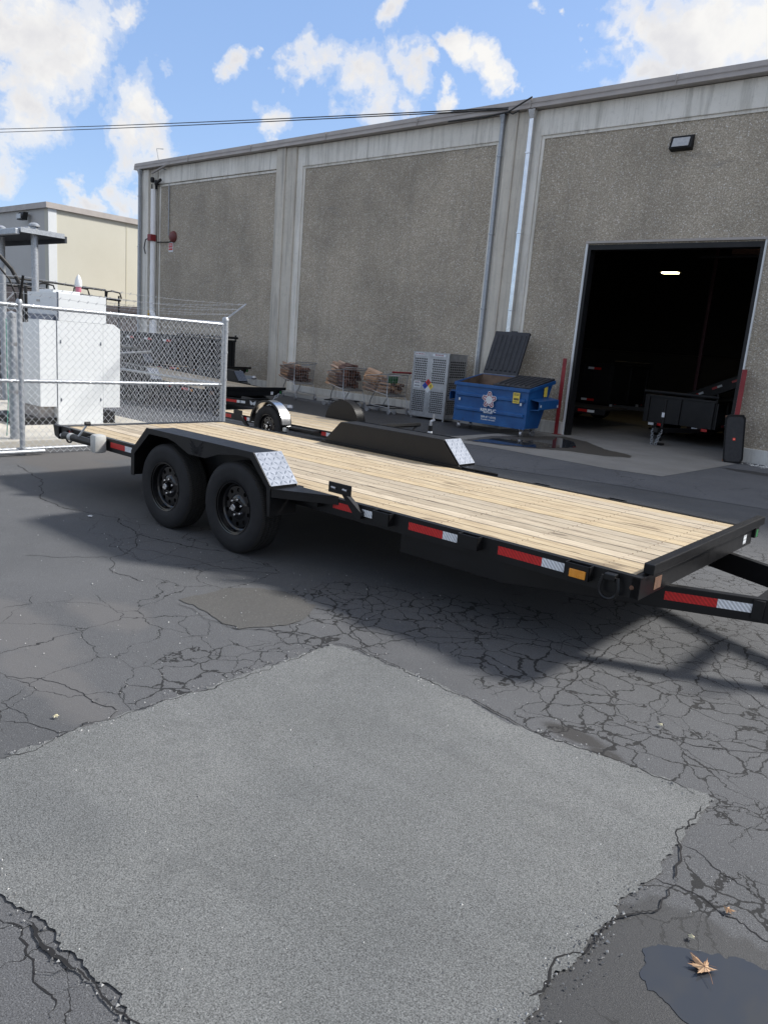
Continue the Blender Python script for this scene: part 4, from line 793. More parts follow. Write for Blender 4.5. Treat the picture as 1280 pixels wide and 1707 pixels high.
b.build('body',[M['blue'],M['rustin']],du,fix=False)
b=MB(); b.box(-.03,LX+.03,-.035,-.001,zfz-.055,zfz+.015); b.hexa([(LX+.001,-.03,zfz-.06),(LX+.035,-.03,zfz-.06),(LX+.035,DY+.03,zbk-.06),(LX+.001,DY+.03,zbk-.06),(LX+.001,-.03,zfz+.012),(LX+.035,-.03,zfz+.012),(LX+.035,DY+.03,zbk+.012),(LX+.001,DY+.03,zbk+.012)])
b.hexa([(-.035,-.03,zfz-.06),(-.001,-.03,zfz-.06),(-.001,DY+.03,zbk-.06),(-.035,DY+.03,zbk-.06),(-.035,-.03,zfz+.012),(-.001,-.03,zfz+.012),(-.001,DY+.03,zbk+.012),(-.035,DY+.03,zbk+.012)]); b.box(0,LX,DY-.01,DY+.03,zbk-.06,zbk+.01); b.build('rim',M['blue'],du,bevel=.006)
for z in (.76,.45): 
    b=MB(); b.prism([(0,z-.045),(-.035,z-.03),(-.035,z+.02),(0,z+.05)],0,.06,LX-.06); b.build('horizontal_rib',M['blue'],du,bevel=.004)
b=MB(); b.box(.0,LX,-.012,-.001,zb-.02,zb+.03); b.build('bottom_lip',M['blue'],du)
for x0,x1,sg in ((LX+.002,LX+.22,1),(-.22,-.002,-1)):
    b=MB(); b.prism([(x0,.56),(x1,.60),(x1,.76),(x0,.80)] if sg>0 else [(x1,.56),(x0,.60),(x0,.76),(x1,.80)],1,.10,.98) if False else b
    t_=.01; b.hexa([(x0,.1,.58),(x1,.1,.60),(x1,.92,.64),(x0,.92,.60),(x0,.1,.59),(x1,.1,.61),(x1,.92,.65),(x0,.92,.61)]); b.hexa([(x0,.1,.80),(x1,.1,.77),(x1,.92,.81),(x0,.92,.84),(x0,.1,.81),(x1,.1,.78),(x1,.92,.82),(x0,.92,.85)])
    xo=x1 if sg>0 else x0; b.hexa([(xo-.006,.1,.605),(xo+.006,.1,.605),(xo+.006,.92,.645),(xo-.006,.92,.645),(xo-.006,.1,.775),(xo+.006,.1,.775),(xo+.006,.92,.815),(xo-.006,.92,.815)]); b.build('fork_pocket',M['blue'],du)
# lids
def lid(name,n=7,w=.90,l=1.02):
    b=MB(); b.box(0,w,0,l,0,.025); b.box(0,w,l-.05,l,-.04,.0); b.box(0,.04,0,l,-.03,-.001); b.box(w-.04,w,0,l,-.03,-.001)
    for k in range(n):
        x=.08+k*(w-.16)/(n-1); 
        for z,s_ in ((.025,1),(0,-1)): b.hexa([(x-.035,.06,z),(x+.035,.06,z),(x+.035,l-.07,z),(x-.035,l-.07,z)]+[(x-.018,.09,z+s_*.022),(x+.018,.09,z+s_*.022),(x+.018,l-.10,z+s_*.022),(x-.018,l-.10,z+s_*.022)])
    return b.build(name,M['lid'],du)
lo_=lid('open_lid'); lo_.location=(0.0,DY+.03,zbk+.03); lo_.rotation_euler=(R(69.5),0,0)
lc_=lid('closed_lid'); lc_.location=(LX,DY+.03,zbk+.03); lc_.rotation_euler=(math.atan2(zbk-zfz,-DY)*-1*0+R(-12.0),0,PI)
lc_.scale=(1,1.03,1)
MB().tube([(.02,DY+.04,zbk+.02),(LX-.02,DY+.04,zbk+.02)],.018,8).build('hinge_rod',M['steel'],du); box('lid_handle',.40,.56,-.012,.012,0,.03,M['lid'],du,loc=(0,DY+.03+.357,zbk+.03+.955))
def caster(p,x,y,rz):
    c=MB(); c.box(-.05,.05,-.05,.05,.165,.19); c.box(-.035,-.028,-.035,.035,.04,.165); c.box(.028,.035,-.035,.035,.04,.165); c=c.build('caster',M['steel'],p,loc=(x,y,0),rot=(0,0,rz))
    MB().lathe([(.02,-.022),(.065,-.024),(.07,-.01),(.07,.01),(.065,.024),(.02,.022)],20,0,(0,0,.07)).build('caster_wheel',M['steel'],c,smooth=True)
for x,y,r in ((.12,.06,.7),(LX-.1,.06,.1),(.15,.50,.5),(LX-.1,.50,-.2)): caster(du,x,y,r)
# logo: white star outline with maroon bands, lettering
LC=(LX*.50,-.0365,.70)
def star(b,cx,cz,R1,R2,y0,y1,k=5,rot=PI/2):
    P=[]
    for i in range(2*k):
        a=rot+i*PI/k
        if i%2: P.append((cx+R2*math.cos(a),cz+R2*math.sin(a)))
        else:
            for d in (-.22,0,.22): P.append((cx+R1*math.cos(a+d)*(1 if d==0 else .97),cz+R1*math.sin(a+d)*(1 if d==0 else .97)))
    vs=[(cx,y0,cz)]+[(x,y0,z) for x,z in P]; n=len(P); b.add(vs,[(0,i+1,(i+1)%n+1) for i in range(n)])
b=MB(); star(b,LC[0],LC[2],.185,.115,-.0375,0); b.build('logo_backing',M['tape_white'],du)
b=MB()
for i in range(5):
    a=PI/2+i*2*PI/5
    for sg in (-1,1):
        for j in range(3):
            r0=.085+j*.028; ww=.035+.0*j
            c=Vector((LC[0]+math.cos(a)*r0,LC[2]+math.sin(a)*r0)); u=Vector((math.cos(a),math.sin(a))); v=Vector((-u.y,u.x))*sg
            q=[c+v*.008,c+v*(.052-.004*j)-u*.012,c+v*(.052-.004*j)+u*.006,c+v*.008+u*.02]; b.add([(p_.x,-.0385,p_.y) for p_ in q],[(0,1,2,3)])
    c=[(LC[0]+math.cos(a+d)*.168,-.0385,LC[2]+math.sin(a+d)*.168) for d in (-.2,-.07,.07,.2)]+[(LC[0]+math.cos(a+d)*.15,-.0385,LC[2]+math.sin(a+d)*.15) for d in (.2,0,-.2)]; b.add(c,[tuple(range(7))])
b.build('logo_stripes',M['maroon'],du)
text('lettering','REPUBLIC',.085,M['tape_white'],du,(LX*.50,-.0375,.475),(PI/2,0,0),1.08,.0004,.003); text('lettering','SERVICES',.046,M['tape_white'],du,(LX*.50,-.0375,.425),(PI/2,0,0),1.2,.0004,.0015)
text('phone_number','209-466-5192',.062,M['tape_white'],du,(LX*.50,-.003,.325),(PI/2,0,0),1.1,.0004,.002); text('web_address','RepublicServices.com',.038,M['tape_white'],du,(LX*.50,-.003,.270),(PI/2,0,0),1.1,.0004,.0012)
b=MB(); b.box(1.50,1.66,-.040,-.0385,.70,.92); st_=b.build('warning_sticker',M['yellow'],du); 
for z in (.895,.87,.80,.785,.77,.73): box('printed_line',1.52,1.64,-.0412,-.0402,z-.006,z+.006,M['ink'],st_)
box('warning_sticker',0,.14,-.001,.001,0,.24,M['yellow'],du,loc=(LX+.024,.60,.86),rot=(0,0,PI/2))
for x,z in ((.13,.62),(1.68,.66)): box('reflector',x,x+.045,-.039,-.0365,z,z+.055,M['tape_white'],du)
for y in (.14,.86): box('reflector',LX+.227,LX+.230,y,y+.045,.66,.71,M['tape_white'],du)
# ------------------------------------------------------------------ propane cage
pc=thing('gas_cage','perforated steel propane cage with hazard diamond on its door','storage cage',(-11.68,14.5,0))
CX,CY,CZ=1.06,.72,1.57
def perf(b,u0,u1,z0,z1,nc,nr,plane,pos):
    def q(a,b0,c,d):
        b.add([(a,pos,c),(b0,pos,c),(b0,pos,d),(a,pos,d)] if plane=='y' else [(pos,a,c),(pos,b0,c),(pos,b0,d),(pos,a,d)],[(0,1,2,3)])
    rh=(z1-z0)/nr
    for r in range(nr):
        za=z0+r*rh; q(u0,u1,za,za+rh*.34); cw=(u1-u0)/nc; off=.25*cw if r%2 else 0
        x=u0
        for k in range(nc):
            xa=u0+k*cw+cw*.14+off; xb=min(xa+cw*.68,u1-.004); q(x,xa,za+rh*.34,za+rh); x=xb
        q(x,u1,za+rh*.34,za+rh)
b=MB(); fy=0.0
for x0,x1 in ((.05,.42),(.58,.97)):
    for z0,z1 in ((.16,.68),(.86,1.44)): perf(b,x0,x1,z0,z1,7,11,'y',fy)
for x0,x1 in ((.0,.05),(.42,.58),(.97,CX)): b.add([(x0,fy,.06),(x1,fy,.06),(x1,fy,CZ),(x0,fy,CZ)],[(0,1,2,3)])
for z0,z1 in ((.06,.16),(.68,.86),(1.44,CZ)):
    for x0,x1 in ((.05,.42),(.58,.97)): b.add([(x0,fy,z0),(x1,fy,z0),(x1,fy,z1),(x0,fy,z1)],[(0,1,2,3)])
b.build('perforated_door',M['steel'],pc)
b=MB()
for z0,z1 in ((.16,.50),(.60,.92),(1.02,1.42)): perf(b,.05,CY-.05,z0,z1,8,7,'x',CX)
for z0,z1 in ((.06,.16),(.50,.60),(.92,1.02),(1.42,CZ)): b.add([(CX,.05,z0),(CX,CY-.05,z0),(CX,CY-.05,z1),(CX,.05,z1)],[(0,1,2,3)])
for y0,y1 in ((0,.05),(CY-.05,CY)): b.add([(CX,y0,.06),(CX,y1,.06),(CX,y1,CZ),(CX,y0,CZ)],[(0,1,2,3)])
b.build('perforated_side',M['steel'],pc)
b=MB(); b.box(-.01,.002,.002,CY,.06,CZ); b.box(.003,CX-.003,CY-.012,CY,.06,CZ); b.box(.003,CX-.003,.003,CY-.013,.06,.075); b.build('shell_panel',M['steel'],pc); box('top_panel',-.02,CX+.02,-.02,CY+.01,CZ+.001,CZ+.02,M['steel'],pc)
b=MB(); b.box(0,CX,-.012,-.002,CZ-.07,CZ-.0); b.box(0,.03,-.014,-.002,.06,CZ-.07); b.box(CX-.03,CX,-.014,-.002,.06,CZ-.07); b.box(0.03,CX-.03,-.014,-.002,.06,.10); b.build('door_frame',M['steel'],pc)
for x in (.03,CX-.07):
    for y in (.02,CY-.06): box('leg',x,x+.04,y,y+.04,0,.06,M['steel'],pc)
box('inner_shade_box',.03,CX-.03,.03,CY-.03,.08,CZ-.01,M['cavity'],pc)  # added dark box, stands in for the shade behind the slots
s1=box('sign',.06,.34,-.0175,-.0145,CZ-.065,CZ-.005,M['tape_white'],pc); text('sign_lettering','NO SMOKING',.042,M['red'],pc,(.20,-.018,CZ-.036),(PI/2,0,0),1.,.0004,.001)
s1=box('sign',.58,.96,-.0175,-.0145,CZ-.065,CZ-.005,M['tape_white'],pc); text('sign_lettering','PROPANE',.052,M['red'],pc,(.77,-.018,CZ-.036),(PI/2,0,0),1.1,.0004,.001)
s1=box('sign',.07,.27,-.004,-.001,.74,.90,M['tape_white'],pc)
for z in (.875,.855,.84,.80,.785,.77): box('printed_line',.09,.25,-.0055,-.0045,z-.004,z+.004,M['maroon' if z>.86 else 'ink'],s1)
for dx,dz,mt in ((0,.085,'tape_red'),(0,-.085,'tape_white'),(-.085,0,'_b'),(.085,0,'_y')):
    mt_={'_b':worn('diamond_blue',(.01,.05,.35),(.015,.07,.42),.5),'_y':M['yellow']}.get(mt) or M[mt]
    b=MB(); cx,cz=.50+dx,.80+dz; b.prism([(cx,cz-.083),(cx+.083,cz),(cx,cz+.083),(cx-.083,cz)],1,-.006,-.002); b.build('hazard_diamond',mt_,pc)
for dx,dz,s_ in ((0,.085,'4'),(-.085,0,'2'),(.085,0,'0')): text('hazard_number',s_,.10,M['ink'],pc,(.50+dx,-.0065,.80+dz),(PI/2,0,0),1,.0004,.002)
# ------------------------------------------------------------------ shopping carts with firewood
def make_cart():
    t=thing('shopping_cart','', 'shopping cart')
    W0,W1=.28,.22
    def c(x,u,z,side): return None
    # basket corners: rear x=0 (z .46..1.0), nose x=.86 (z .55...88)
    def zb_(x): return .46+.10*x/.86
    def zt_(x): return .98-.10*x/.86
    def hw(x): return W0+(W1-W0)*x/.86
    b=MB(); r=.0048
    for i in range(13):
        x=.86*i/12
        for s_ in (-1,1): b.tube([(x,s_*hw(x)*.90,zb_(x)),(x,s_*hw(x),zt_(x))],r,4,False)
        b.tube([(x,-hw(x)*.9,zb_(x)),(x,hw(x)*.9,zb_(x))],r,4,False)
    for k in range(7):
        u=k/6
        for s_ in (-1,1): b.tube([(0,s_*hw(0)*(.9+.1*u),zb_(0)+(zt_(0)-zb_(0))*u),(.86,s_*hw(.86)*(.9+.1*u),zb_(.86)+(zt_(.86)-zb_(.86))*u)],r,4,False)
        for x in (0,.86): b.tube([(x,-hw(x)*(.9+.1*u),zb_(x)+(zt_(x)-zb_(x))*u),(x,hw(x)*(.9+.1*u),zb_(x)+(zt_(x)-zb_(x))*u)],r,4,False)
    for k in range(9):
        u=-1+k/4
        for x in (0,.86): b.tube([(x,u*hw(x)*.9,zb_(x)),(x,u*hw(x),zt_(x))],r,4,False)
        b.tube([(0,u*hw(0)*.9,zb_(0)),(.86,u*hw(.86)*.9,zb_(.86))],r,4,False)
    b.build('basket',M['steel'],t)
    b=MB(); q=.012
    b.tube([(0,-W0,.98),(.86,-W1,.88),(.86,W1,.88),(0,W0,.98),(0,-W0,.98)],q,6); b.tube([(0,-W0*.9,.455),(.86,-W1*.9,.555),(.86,W1*.9,.555),(0,W0*.9,.455),(0,-W0*.9,.455)],q,6)
    b.build('basket_rim',M['steel'],t)
    b=MB()
    for s_ in (-1,1):
        b.tube([(-.10,s_*W0,1.03),(0,s_*W0,.98),(.02,s_*W0*.92,.46),(-.06,s_*W0*.95,.30),(-.10,s_*W0*.97,.13)],.011,8)
        b.tube([(.50,s_*W0*.8,.50),(.62,s_*W0*.82,.30),(.70,s_*W0*.7,.14)],.011,8); b.tube([(-.10,s_*W0*.97,.16),(.70,s_*W0*.7,.17)],.010,8)
    b.tube([(.0,-W0*.9,.44),(.0,W0*.9,.44)],.012,8); b.build('frame',M['steel'],t,smooth=True)
    b=MB(); b.tube([(-.10,-W0,1.03),(-.10,W0,1.03)],.015,8); b.build('handle',M['steel'],t,smooth=True)
    for x,y in ((-.10,W0*.97),(-.10,-W0*.97),(.70,W0*.7),(.70,-W0*.7)):
        b=MB(); b.lathe([(0,-.016),(.055,-.016),(.062,-.01),(.062,.01),(.055,.016),(0,.016)],16,1,(x,y,.062)); b.build('cart_wheel',M['steel'],t,smooth=True)
        MB().box(x-.012,x+.012,y-.024,y-.018,.06,.15).box(x-.012,x+.012,y+.018,y+.024,.06,.15).build('wheel_fork',M['steel'],t)
    return t
c1=make_cart(); c2=copy_tree(c1); c3=copy_tree(c1)
LABC=['shopping cart of firewood nearest the concrete pilaster','shopping cart in the middle piled highest with firewood','shopping cart with a red flap nearest the propane cage']
POS=[((-15.62,14.62,0),R(166)),((-13.66,14.55,0),R(164)),((-12.2,14.58,0),R(170))]
WOODL=['split firewood log in the cart nearest the pilaster','split firewood log heaped in the middle cart','split firewood log in the cart nearest the propane cage']
logs=[]
for k in range(4):
    for mt in ('logpale','logdark'):
        rl=random.Random(k); b=MB(); r0=.045+.02*rl.random(); P=[(-r0,0),(0,-r0*.7),(r0*.9,-r0*.2),(r0*.5,r0*.8),(-r0*.4,r0*.6)]
        o=[]
        for x in (-.27,0,.27):
            for y,z in P: o.append((x+rl.uniform(-.02,.02),y+rl.uniform(-.01,.01),z+rl.uniform(-.01,.01)))
        b.add(o,[(0,1,2,3,4),(10,14,13,12,11)]+[(i+5*j,(i+1)%5+5*j,(i+1)%5+5*j+5,i+5*j+5) for j in range(2) for i in range(5)])
        me=b.build('firewood_log',M[mt]); logs.append(me.data); bpy.data.objects.remove(me)
for ci,(c,lab,(loc,rz)) in enumerate(zip((c1,c2,c3),LABC,POS)):
    c.location=loc; c.rotation_euler=(0,0,rz); c.scale=(1.13,1.13,1.0); tag(c,lab,'shopping cart','shopping carts full of firewood')
    rl=random.Random(20+ci); Mx=Matrix.Translation(loc)@Matrix.Rotation(rz,4,'Z')@Matrix.Diagonal((1.13,1.13,1.0,1))
    rows=[(.53,4),(.62,4),(.71,4),(.80,4),(.89,3)]+([(.98,3),(1.06,2)] if ci==1 else [(.96,1)] if ci==2 else [])
    for col,x in enumerate((.66,.24)):
        for z,n in rows:
            if col==1 and ((ci==0 and z>.80) or (ci==2 and z>.75)): continue
            for k in range(n):
                o=bpy.data.objects.new('firewood_log',rl.choice(logs[0::2] if col==0 else (logs[1::2] if ci<2 else logs))); COL.objects.link(o)
                y=(k-(n-1)/2)*.115+rl.uniform(-.012,.012)
                xx=x+rl.uniform(-.05,.05)+(.12 if ci==2 and col==0 else 0)
                rot=Matrix.Rotation((0 if col==0 else (PI/2 if False else rl.uniform(-.3,.3)))+rl.uniform(-.12,.12),4,'Z')@Matrix.Rotation(rl.uniform(-.1,.06)-(.10 if col==0 else 0),4,'Y')@Matrix.Rotation(rl.uniform(0,6),4,'X')
                sc_=Matrix.Diagonal((.70 if col else .85,.95,.95,1))
                o.matrix_world=Mx@Matrix.Translation((xx,y,z+.02))@rot@sc_
                tag(o,WOODL[ci],'firewood','firewood in the '+['first','middle','third'][ci]+' cart')
b=MB(); b.tube([(-.12,-.27,1.04),(-.12,.27,1.04)],.022,8); b.build('child_seat_flap',M['red'],c3)
MB().hexa([(.12,-.1,.72),(.16,-.1,.72),(.16,.16,.72),(.12,.16,.72),(.10,-.1,.92),(.14,-.1,.92),(.14,.16,.92),(.10,.16,.92)]).build('green_panel',M['green'],c3)
# low dollies on the walkway between the carts
for i,(x,y,a,lab) in enumerate(((-14.35,14.35,R(20),'low steel dolly on the ground in front of the middle cart'),(-12.95,14.55,R(10),'low steel dolly between the middle cart and the red flap cart'))):
    t=thing('dolly',lab,'dolly',(x,y,0),a); b=MB(); b.tube([(0,-.25,.15),(.8,-.25,.15),(.8,.25,.15),(0,.25,.15),(0,-.25,.15)],.014,6); b.tube([(.4,-.25,.15),(.4,.25,.15)],.012,6); b.build('frame',M['black_matt'],t)
    for q in ((0,-.25),(.8,-.25),(0,.25),(.8,.25)): MB().lathe([(0,-.016),(.06,-.016),(.065,0),(.06,.016),(0,.016)],14,1,(q[0],q[1],.065)).build('dolly_wheel',M['steel'],t)
# ------------------------------------------------------------------ party speaker
sp=thing('party_speaker','tall black party speaker with orange badge standing by the loading door','speaker',(-4.26,15.18,0),R(14))
sp.rotation_euler=(0,R(-5.5),R(14)); sp.location.z=.012
b=MB(); P=[(-.17,.06),(-.13,.0),(.13,0),(.17,.06),(.17,.84),(.13,.90),(-.13,.90),(-.17,.84)]; b.prism(P,1,.0,.33); b.build('cabinet',M['black_matt'],sp,bevel=.012)
b=MB(); b.prism([(x*.86,.45+(z-.45)*.93) for x,z in P],1,-.012,-.001); b.build('grille',worn('grille_cloth',(.022,.022,.025),(.035,.035,.038),.7,0,20,400,.001),sp)
b=MB(); P2=[(x*1.0,.45+(z-.45)*1.0) for x,z in P]
b.tube([(x,-.006,z) for x,z in P2]+[(P2[0][0],-.006,P2[0][1])],.007,6); b.build('front_trim',M['black'],sp)
box('badge',-.022,.022,-.0155,-.0125,.43,.475,emis('orange_badge',(.75,.06,.02),.08),sp); text('badge_lettering','JBL',.022,M['tape_white'],sp,(0,-.016,.4525),(PI/2,0,0),1,.0003)
MB().box(-.185,-.150,.03,.30,.86,.885).build('top_handle',M['rust'],sp,bevel=.006); MB().box(-.185,-.150,.03,.30,.03,.06).build('foot_bumper',worn('orange_rubber',(.35,.12,.05),(.42,.16,.07),.6),sp,bevel=.006)
# rubble at the wall foot
rb=MB(); rl=random.Random(9)
for i in range(60):
    x,y=-3.75+rl.gauss(0,.28),15.35+rl.gauss(0,.13); s_=rl.uniform(.008,.03)
    rb.add([(x+s_*rl.uniform(.6,1.2)*math.cos(a),y+s_*rl.uniform(.6,1.2)*math.sin(a),.004) for a in (0,1.6,3.1,4.7)]+[(x,y,.004+s_)],[(0,1,4),(1,2,4),(2,3,4),(3,0,4)])
tag(rb.build('rubble',M['plinth']),'loose concrete rubble at the wall foot beside the speaker','rubble',kind='stuff')
# ------------------------------------------------------------------ leaves
def maple(loc,s_,rz,lab,mat):
    P=[]; lob=[(0,1.0),(.9,.75),(1.9,.62),(-.9,.75),(-1.9,.62)]
    seq=sorted(lob,key=lambda q:-q[0]); pts=[]
    for i,(a,l) in enumerate(seq):
        for d,k in ((.33,.45),(.20,.72),(.13,.66),(0,1),(-.13,.66),(-.20,.72),(-.33,.45)): pts.append(((a+d),l*k))
    pts+=[(PI+.15,.22),(PI,.9),(PI-.04+2*PI,.9)] if False else [(-2.6,.2),(PI+.02-2*PI+.0,.75),(2.6-0,.2)] if False else [(-2.75,.22)]
    vs=[(0,0,.012*1)]+[(s_*l*math.cos(a),s_*l*math.sin(a),.003+.035*s_*10*abs(math.sin(a*3.1+l*4))*l*.35) for a,l in pts]; n=len(pts)
    b=MB(); b.add(vs,[(0,i+1,(i+1)%n+1) for i in range(n)]); o=b.build('maple_leaf',mat,loc=loc,rot=(.03,.05,rz),fix=False); tag(o,lab,'leaf')
    if s_>.05:
        q=MB()
        for a,l in lob: q.tube([(0,0,.0135),(s_*l*.45*math.cos(a),s_*l*.45*math.sin(a),.016),(s_*l*.9*math.cos(a),s_*l*.9*math.sin(a),.012)],.0006,4)
        q.tube([(0,0,.013),(-.03,.006,.010),(-.055,.018,.004)],.0008,4); q.build('leaf_vein',M['rust'],o)
    o.location=loc; return o
maple((-.41,2.07,.006),.062,2.6,'large dry brown maple leaf floating on the near puddle',M['leaf'])
maple((-.44,2.37,.008),.030,.6,'small curled tan leaf on the cracks above the puddle',M['leaf'])
maple((-.48,2.165,.008),.018,1.9,'tiny pale yellow leaf at the puddle edge',M['paleleaf'])
maple((-1.08,3.45,.008),.022,1.2,'pale yellow leaf on the cracked asphalt below the trailer tongue',M['paleleaf'])
maple((-2.93,1.4,.008),.022,0,'pale leaf lying left of the asphalt patch',M['paleleaf'])
maple((-6.1,3.25,.008),.04,0,'white scrap lying near the trailer rear on dark asphalt',M['tape_white'])
maple((-5.9,3.75,.008),.03,0,'small red scrap on the ground by the rear wheel',M['red'])
# ------------------------------------------------------------------ fenced generator yard
FX=-9.35
fe=thing('chain_link_fence','galvanised chain link fence with barbed wire round the white generator','fence',(FX,5.0,0))
def fb(b,name,mat,**k): return b.build(name,mat,fe,loc=(-FX,-5.0,0),**k)
def post(x,y,h,r): 
    b=MB(); b.tube([(x,y,0),(x,y,h)],r,12); b.lathe([(r*1.15,h-.02),(r*1.15,h+.01),(r*.8,h+.035),(0,h+.045)],12,2,(x,y,0)); return fb(b,'post',M['galv'],smooth=True)
for x,y,h,r in ((FX,4.11,1.83,.032),(FX,7.11,1.85,.045),(FX,1.6,1.83,.032),(-13.2,7.11,1.85,.045),(-17,7.11,1.85,.045)): post(x,y,h,r)
def rail(n,a,b_,r): return fb(MB().tube([a,b_],r,10),n,M['galv'],smooth=True)
rail('top_rail',(FX,1.6,1.80),(FX,7.11,1.78),.024); rail('mid_rail',(FX,1.6,.91),(FX,7.07,.90),.022); rail('bottom_rail',(FX-.03,1.6,.07),(FX-.03,7.0,.07),.020); rail('bottom_rail',(FX+.06,1.6,.05),(FX+.06,4.35,.05),.024)
rail('top_rail',(FX,7.11,1.80),(-17,7.11,1.80),.024); rail('mid_rail',(FX-.05,7.11,.90),(-17,7.11,.90),.022)
def mesh_panel(A,B,z0,z1):
    A=Vector(A);B=Vector(B); u=(B-A); L_=u.length; u.normalize(); nn=Vector((-u.y,u.x,0)); d=.044; h=.047; b=MB(); n=int(L_/d); m_=int((z1-z0)/h)
    for i in range(n):
        P=[]
        for j in range(m_+1):
            side=(i+j)%2; P.append(A+u*(d*(i+side)+(.004 if side else -.004))+nn*(.004 if side else -.004)+Vector((0,0,z0+j*h)))
        P.append(P[-1]+Vector((0,0,.045))+u*.012)
        b.tube(P,.0028,3,False)
    return fb(b,'wire_mesh',M['wire'],fix=False)
for z,r_ in ((1.80,.027),(.905,.025)):
    P=[]; n=int(5.4/.09)
    for k in range(n*6+1): a=k*PI/3; P.append((FX+r_*math.cos(a),1.65+k*.015,z-(.02*(k*.015/5.5) if z>1 else .01*(k*.015/5.5))+r_*math.sin(a)))
    fb(MB().tube(P,.0032,3,False),'tie_wire',M['steel'],fix=False)
mesh_panel((FX+.035,1.62,0),(FX+.035,7.08,0),.02,1.80); mesh_panel((FX-.05,7.145,0),(-13.2,7.145,0),.02,1.80)
for z in (.35,.9,1.5): fb(MB().lathe([(.036,-.015),(.036,.015)],12,2,(FX,4.11,z)),'tension_band',M['galv'])
for z in (.2,.62,.98,1.38,1.68): fb(MB().lathe([(.050,-.014),(.050,.014)],14,2,(FX,7.11,z)),'tension_band',M['galv'])
fb(MB().tube([(FX+.035,7.055,.05),(FX+.035,7.055,1.78)],.008,6),'tension_bar',M['galv'])
# barbed wire arms
arms=[((FX,1.6,1.83),(FX+.16,1.6,2.14)),((FX,4.11,1.83),(FX+.12,4.11,2.13)),((FX,7.11,1.85),(FX+.15,7.36,2.10)),((-13.2,7.11,1.85),(-13.2,7.36,2.12)),((-17,7.11,1.85),(-17,7.36,2.12))]
for i,(a,b_) in enumerate(arms): fb(MB().box(-.0,.0,0,0,0,0) if False else MB().tube([a,b_],.016,6),'barbed_wire_arm',M['galv'] if i!=1 else M['black_matt'])
b=MB()
for k in (.35,.66,.97):
    P=[Vector(a).lerp(Vector(c),k) for a,c in arms]
    for i in range(len(P)-1):
        n=26; Q=[P[i].lerp(P[i+1],j/n)-Vector((0,0,.05*math.sin(PI*j/n))) for j in range(n+1)]; b.tube(Q,.0028,4,False)
        for j in range(1,n): 
            q=Q[j]; b.tube([q+Vector((.012,.012,.016)),q-Vector((.012,.012,.016))],.0018,3,False); b.tube([q+Vector((-.012,.012,.016)),q-Vector((-.012,.012,.016))],.0018,3,False)
fb(b,'barbed_wire',M['steel'],fix=False)
tag(box('concrete_pad',-14.5,-9.75,3.0,6.9,0,.12,M['pad'],bevel=.015),kind='structure')
gp=thing('gate_post','thick galvanised pipe post just inside the fence beside the generator','post',(-9.9,4.255,.12)); MB().tube([(0,0,0),(0,0,1.55)],.055,14).lathe([(.062,1.53),(.062,1.58),(0,1.60)],14,2).build('pipe',M['galv'],gp,smooth=True); MB().lathe([(.06,-.02),(.06,.02)],14,2,(0,0,1.2)).lathe([(.06,-.02),(.06,.02)],14,2,(0,0,.6)).build('hinge_band',M['steel'],gp)
MB().tube([(0.05,-.09,1.5),(.03,-.085,1.0),(.05,-.09,.5),(.05,-.12,.05)],.006,5).build('green_hose',worn('green_cable',(.05,.25,.18),(.07,.3,.22),.5),gp)
# generator cabinet
g=thing('generator_cabinet','white steel generator enclosure with stepped profile behind the chain link','generator',(-11.07,5.14,.12))
wc=M['white']
box('side_housing',-1.1,0,0,.25,.27,1.52,wc,g,bevel=.004); box('center_door',-1.1,.012,.26,.975,0,1.52,wc,g,bevel=.004)
MB().prism([(.985,.25),(1.27,.25),(1.27,1.46),(1.16,1.53),(.985,1.53)],0,-1.1,.0).build('end_housing',wc,g,bevel=.004)
box('top_housing',-1.15,.006,.26,1.03,1.523,1.92,wc,g,bevel=.004); MB().hexa([(-1.1,.002,1.523),(-.02,.002,1.523),(-.02,.258,1.523),(-1.1,.258,1.523),(-1.1,.20,1.60),(-.02,.20,1.60),(-.02,.258,1.60),(-1.1,.258,1.60)]).build('roof_flashing',M['alum'],g)
MB().hexa([(-.012,.262,1.525),(.013,.262,1.525),(.013,.285,1.525),(-.012,.285,1.525),(-.012,.262,1.93),(.013,.262,1.93),(.013,.285,1.93),(-.012,.285,1.93)]).build('corner_trim',M['alum'],g)
box('base_recess',-1.0,-.12,.04,.258,.03,.268,M['trimgrey'],g); box('skid',-1.05,-.03,-.35,.255,0,.10,M['black_matt'],g); box('skid_foot',-1.0,-.03,.98,1.2,0,.18,M['black_matt'],g)
b=MB(); [b.box(-.004+.002,.016,.40+.0,.401,.1,1.5) for _ in ()]; 
box('label_plate',-.62,-.52,.252,.2585,1.78,1.81,M['trimgrey'],g); box('vent_cover',-.8,-.35,.38,.8,1.921,1.97,wc,g,bevel=.01)
b=MB()
for y in (.30,.93): b.box(.0125,.02,y,y+.015,.35,.40); b.box(.0125,.02,y,y+.015,1.2,1.25)
b.build('door_hinge',M['alum'],g)
for z in (.7,.9,1.1,1.2): box('side_vent',-.9,-.5,-.006,-.001,z,z+.02,M['trimgrey'],g)
g2=thing('generator_cabinet','second white cabinet cut off at the left edge behind the fence','generator',(-11.0,3.2,.12)); box('housing',-1.0,0,-1.0,.62,.25,1.45,wc,g2,bevel=.005); box('base',-.9,-.1,-.9,.5,0,.249,M['black_matt'],g2); box('pump_block',.05,.3,-.1,.45,0,.3,M['black_matt'],g2,bevel=.03); MB().tube([(.2,.2,.3),(.1,.35,.6),(.02,.5,.75)],.03,8).tube([(.2,.0,.3),(.2,.3,.5),(.3,.5,.45)],.02,8).build('hose',M['rubberhose'],g2)
vs=thing('exhaust_stack','short white and pink vent stack with a bullet cap above the generator','vent stack',(-12.2,6.32,0)) 
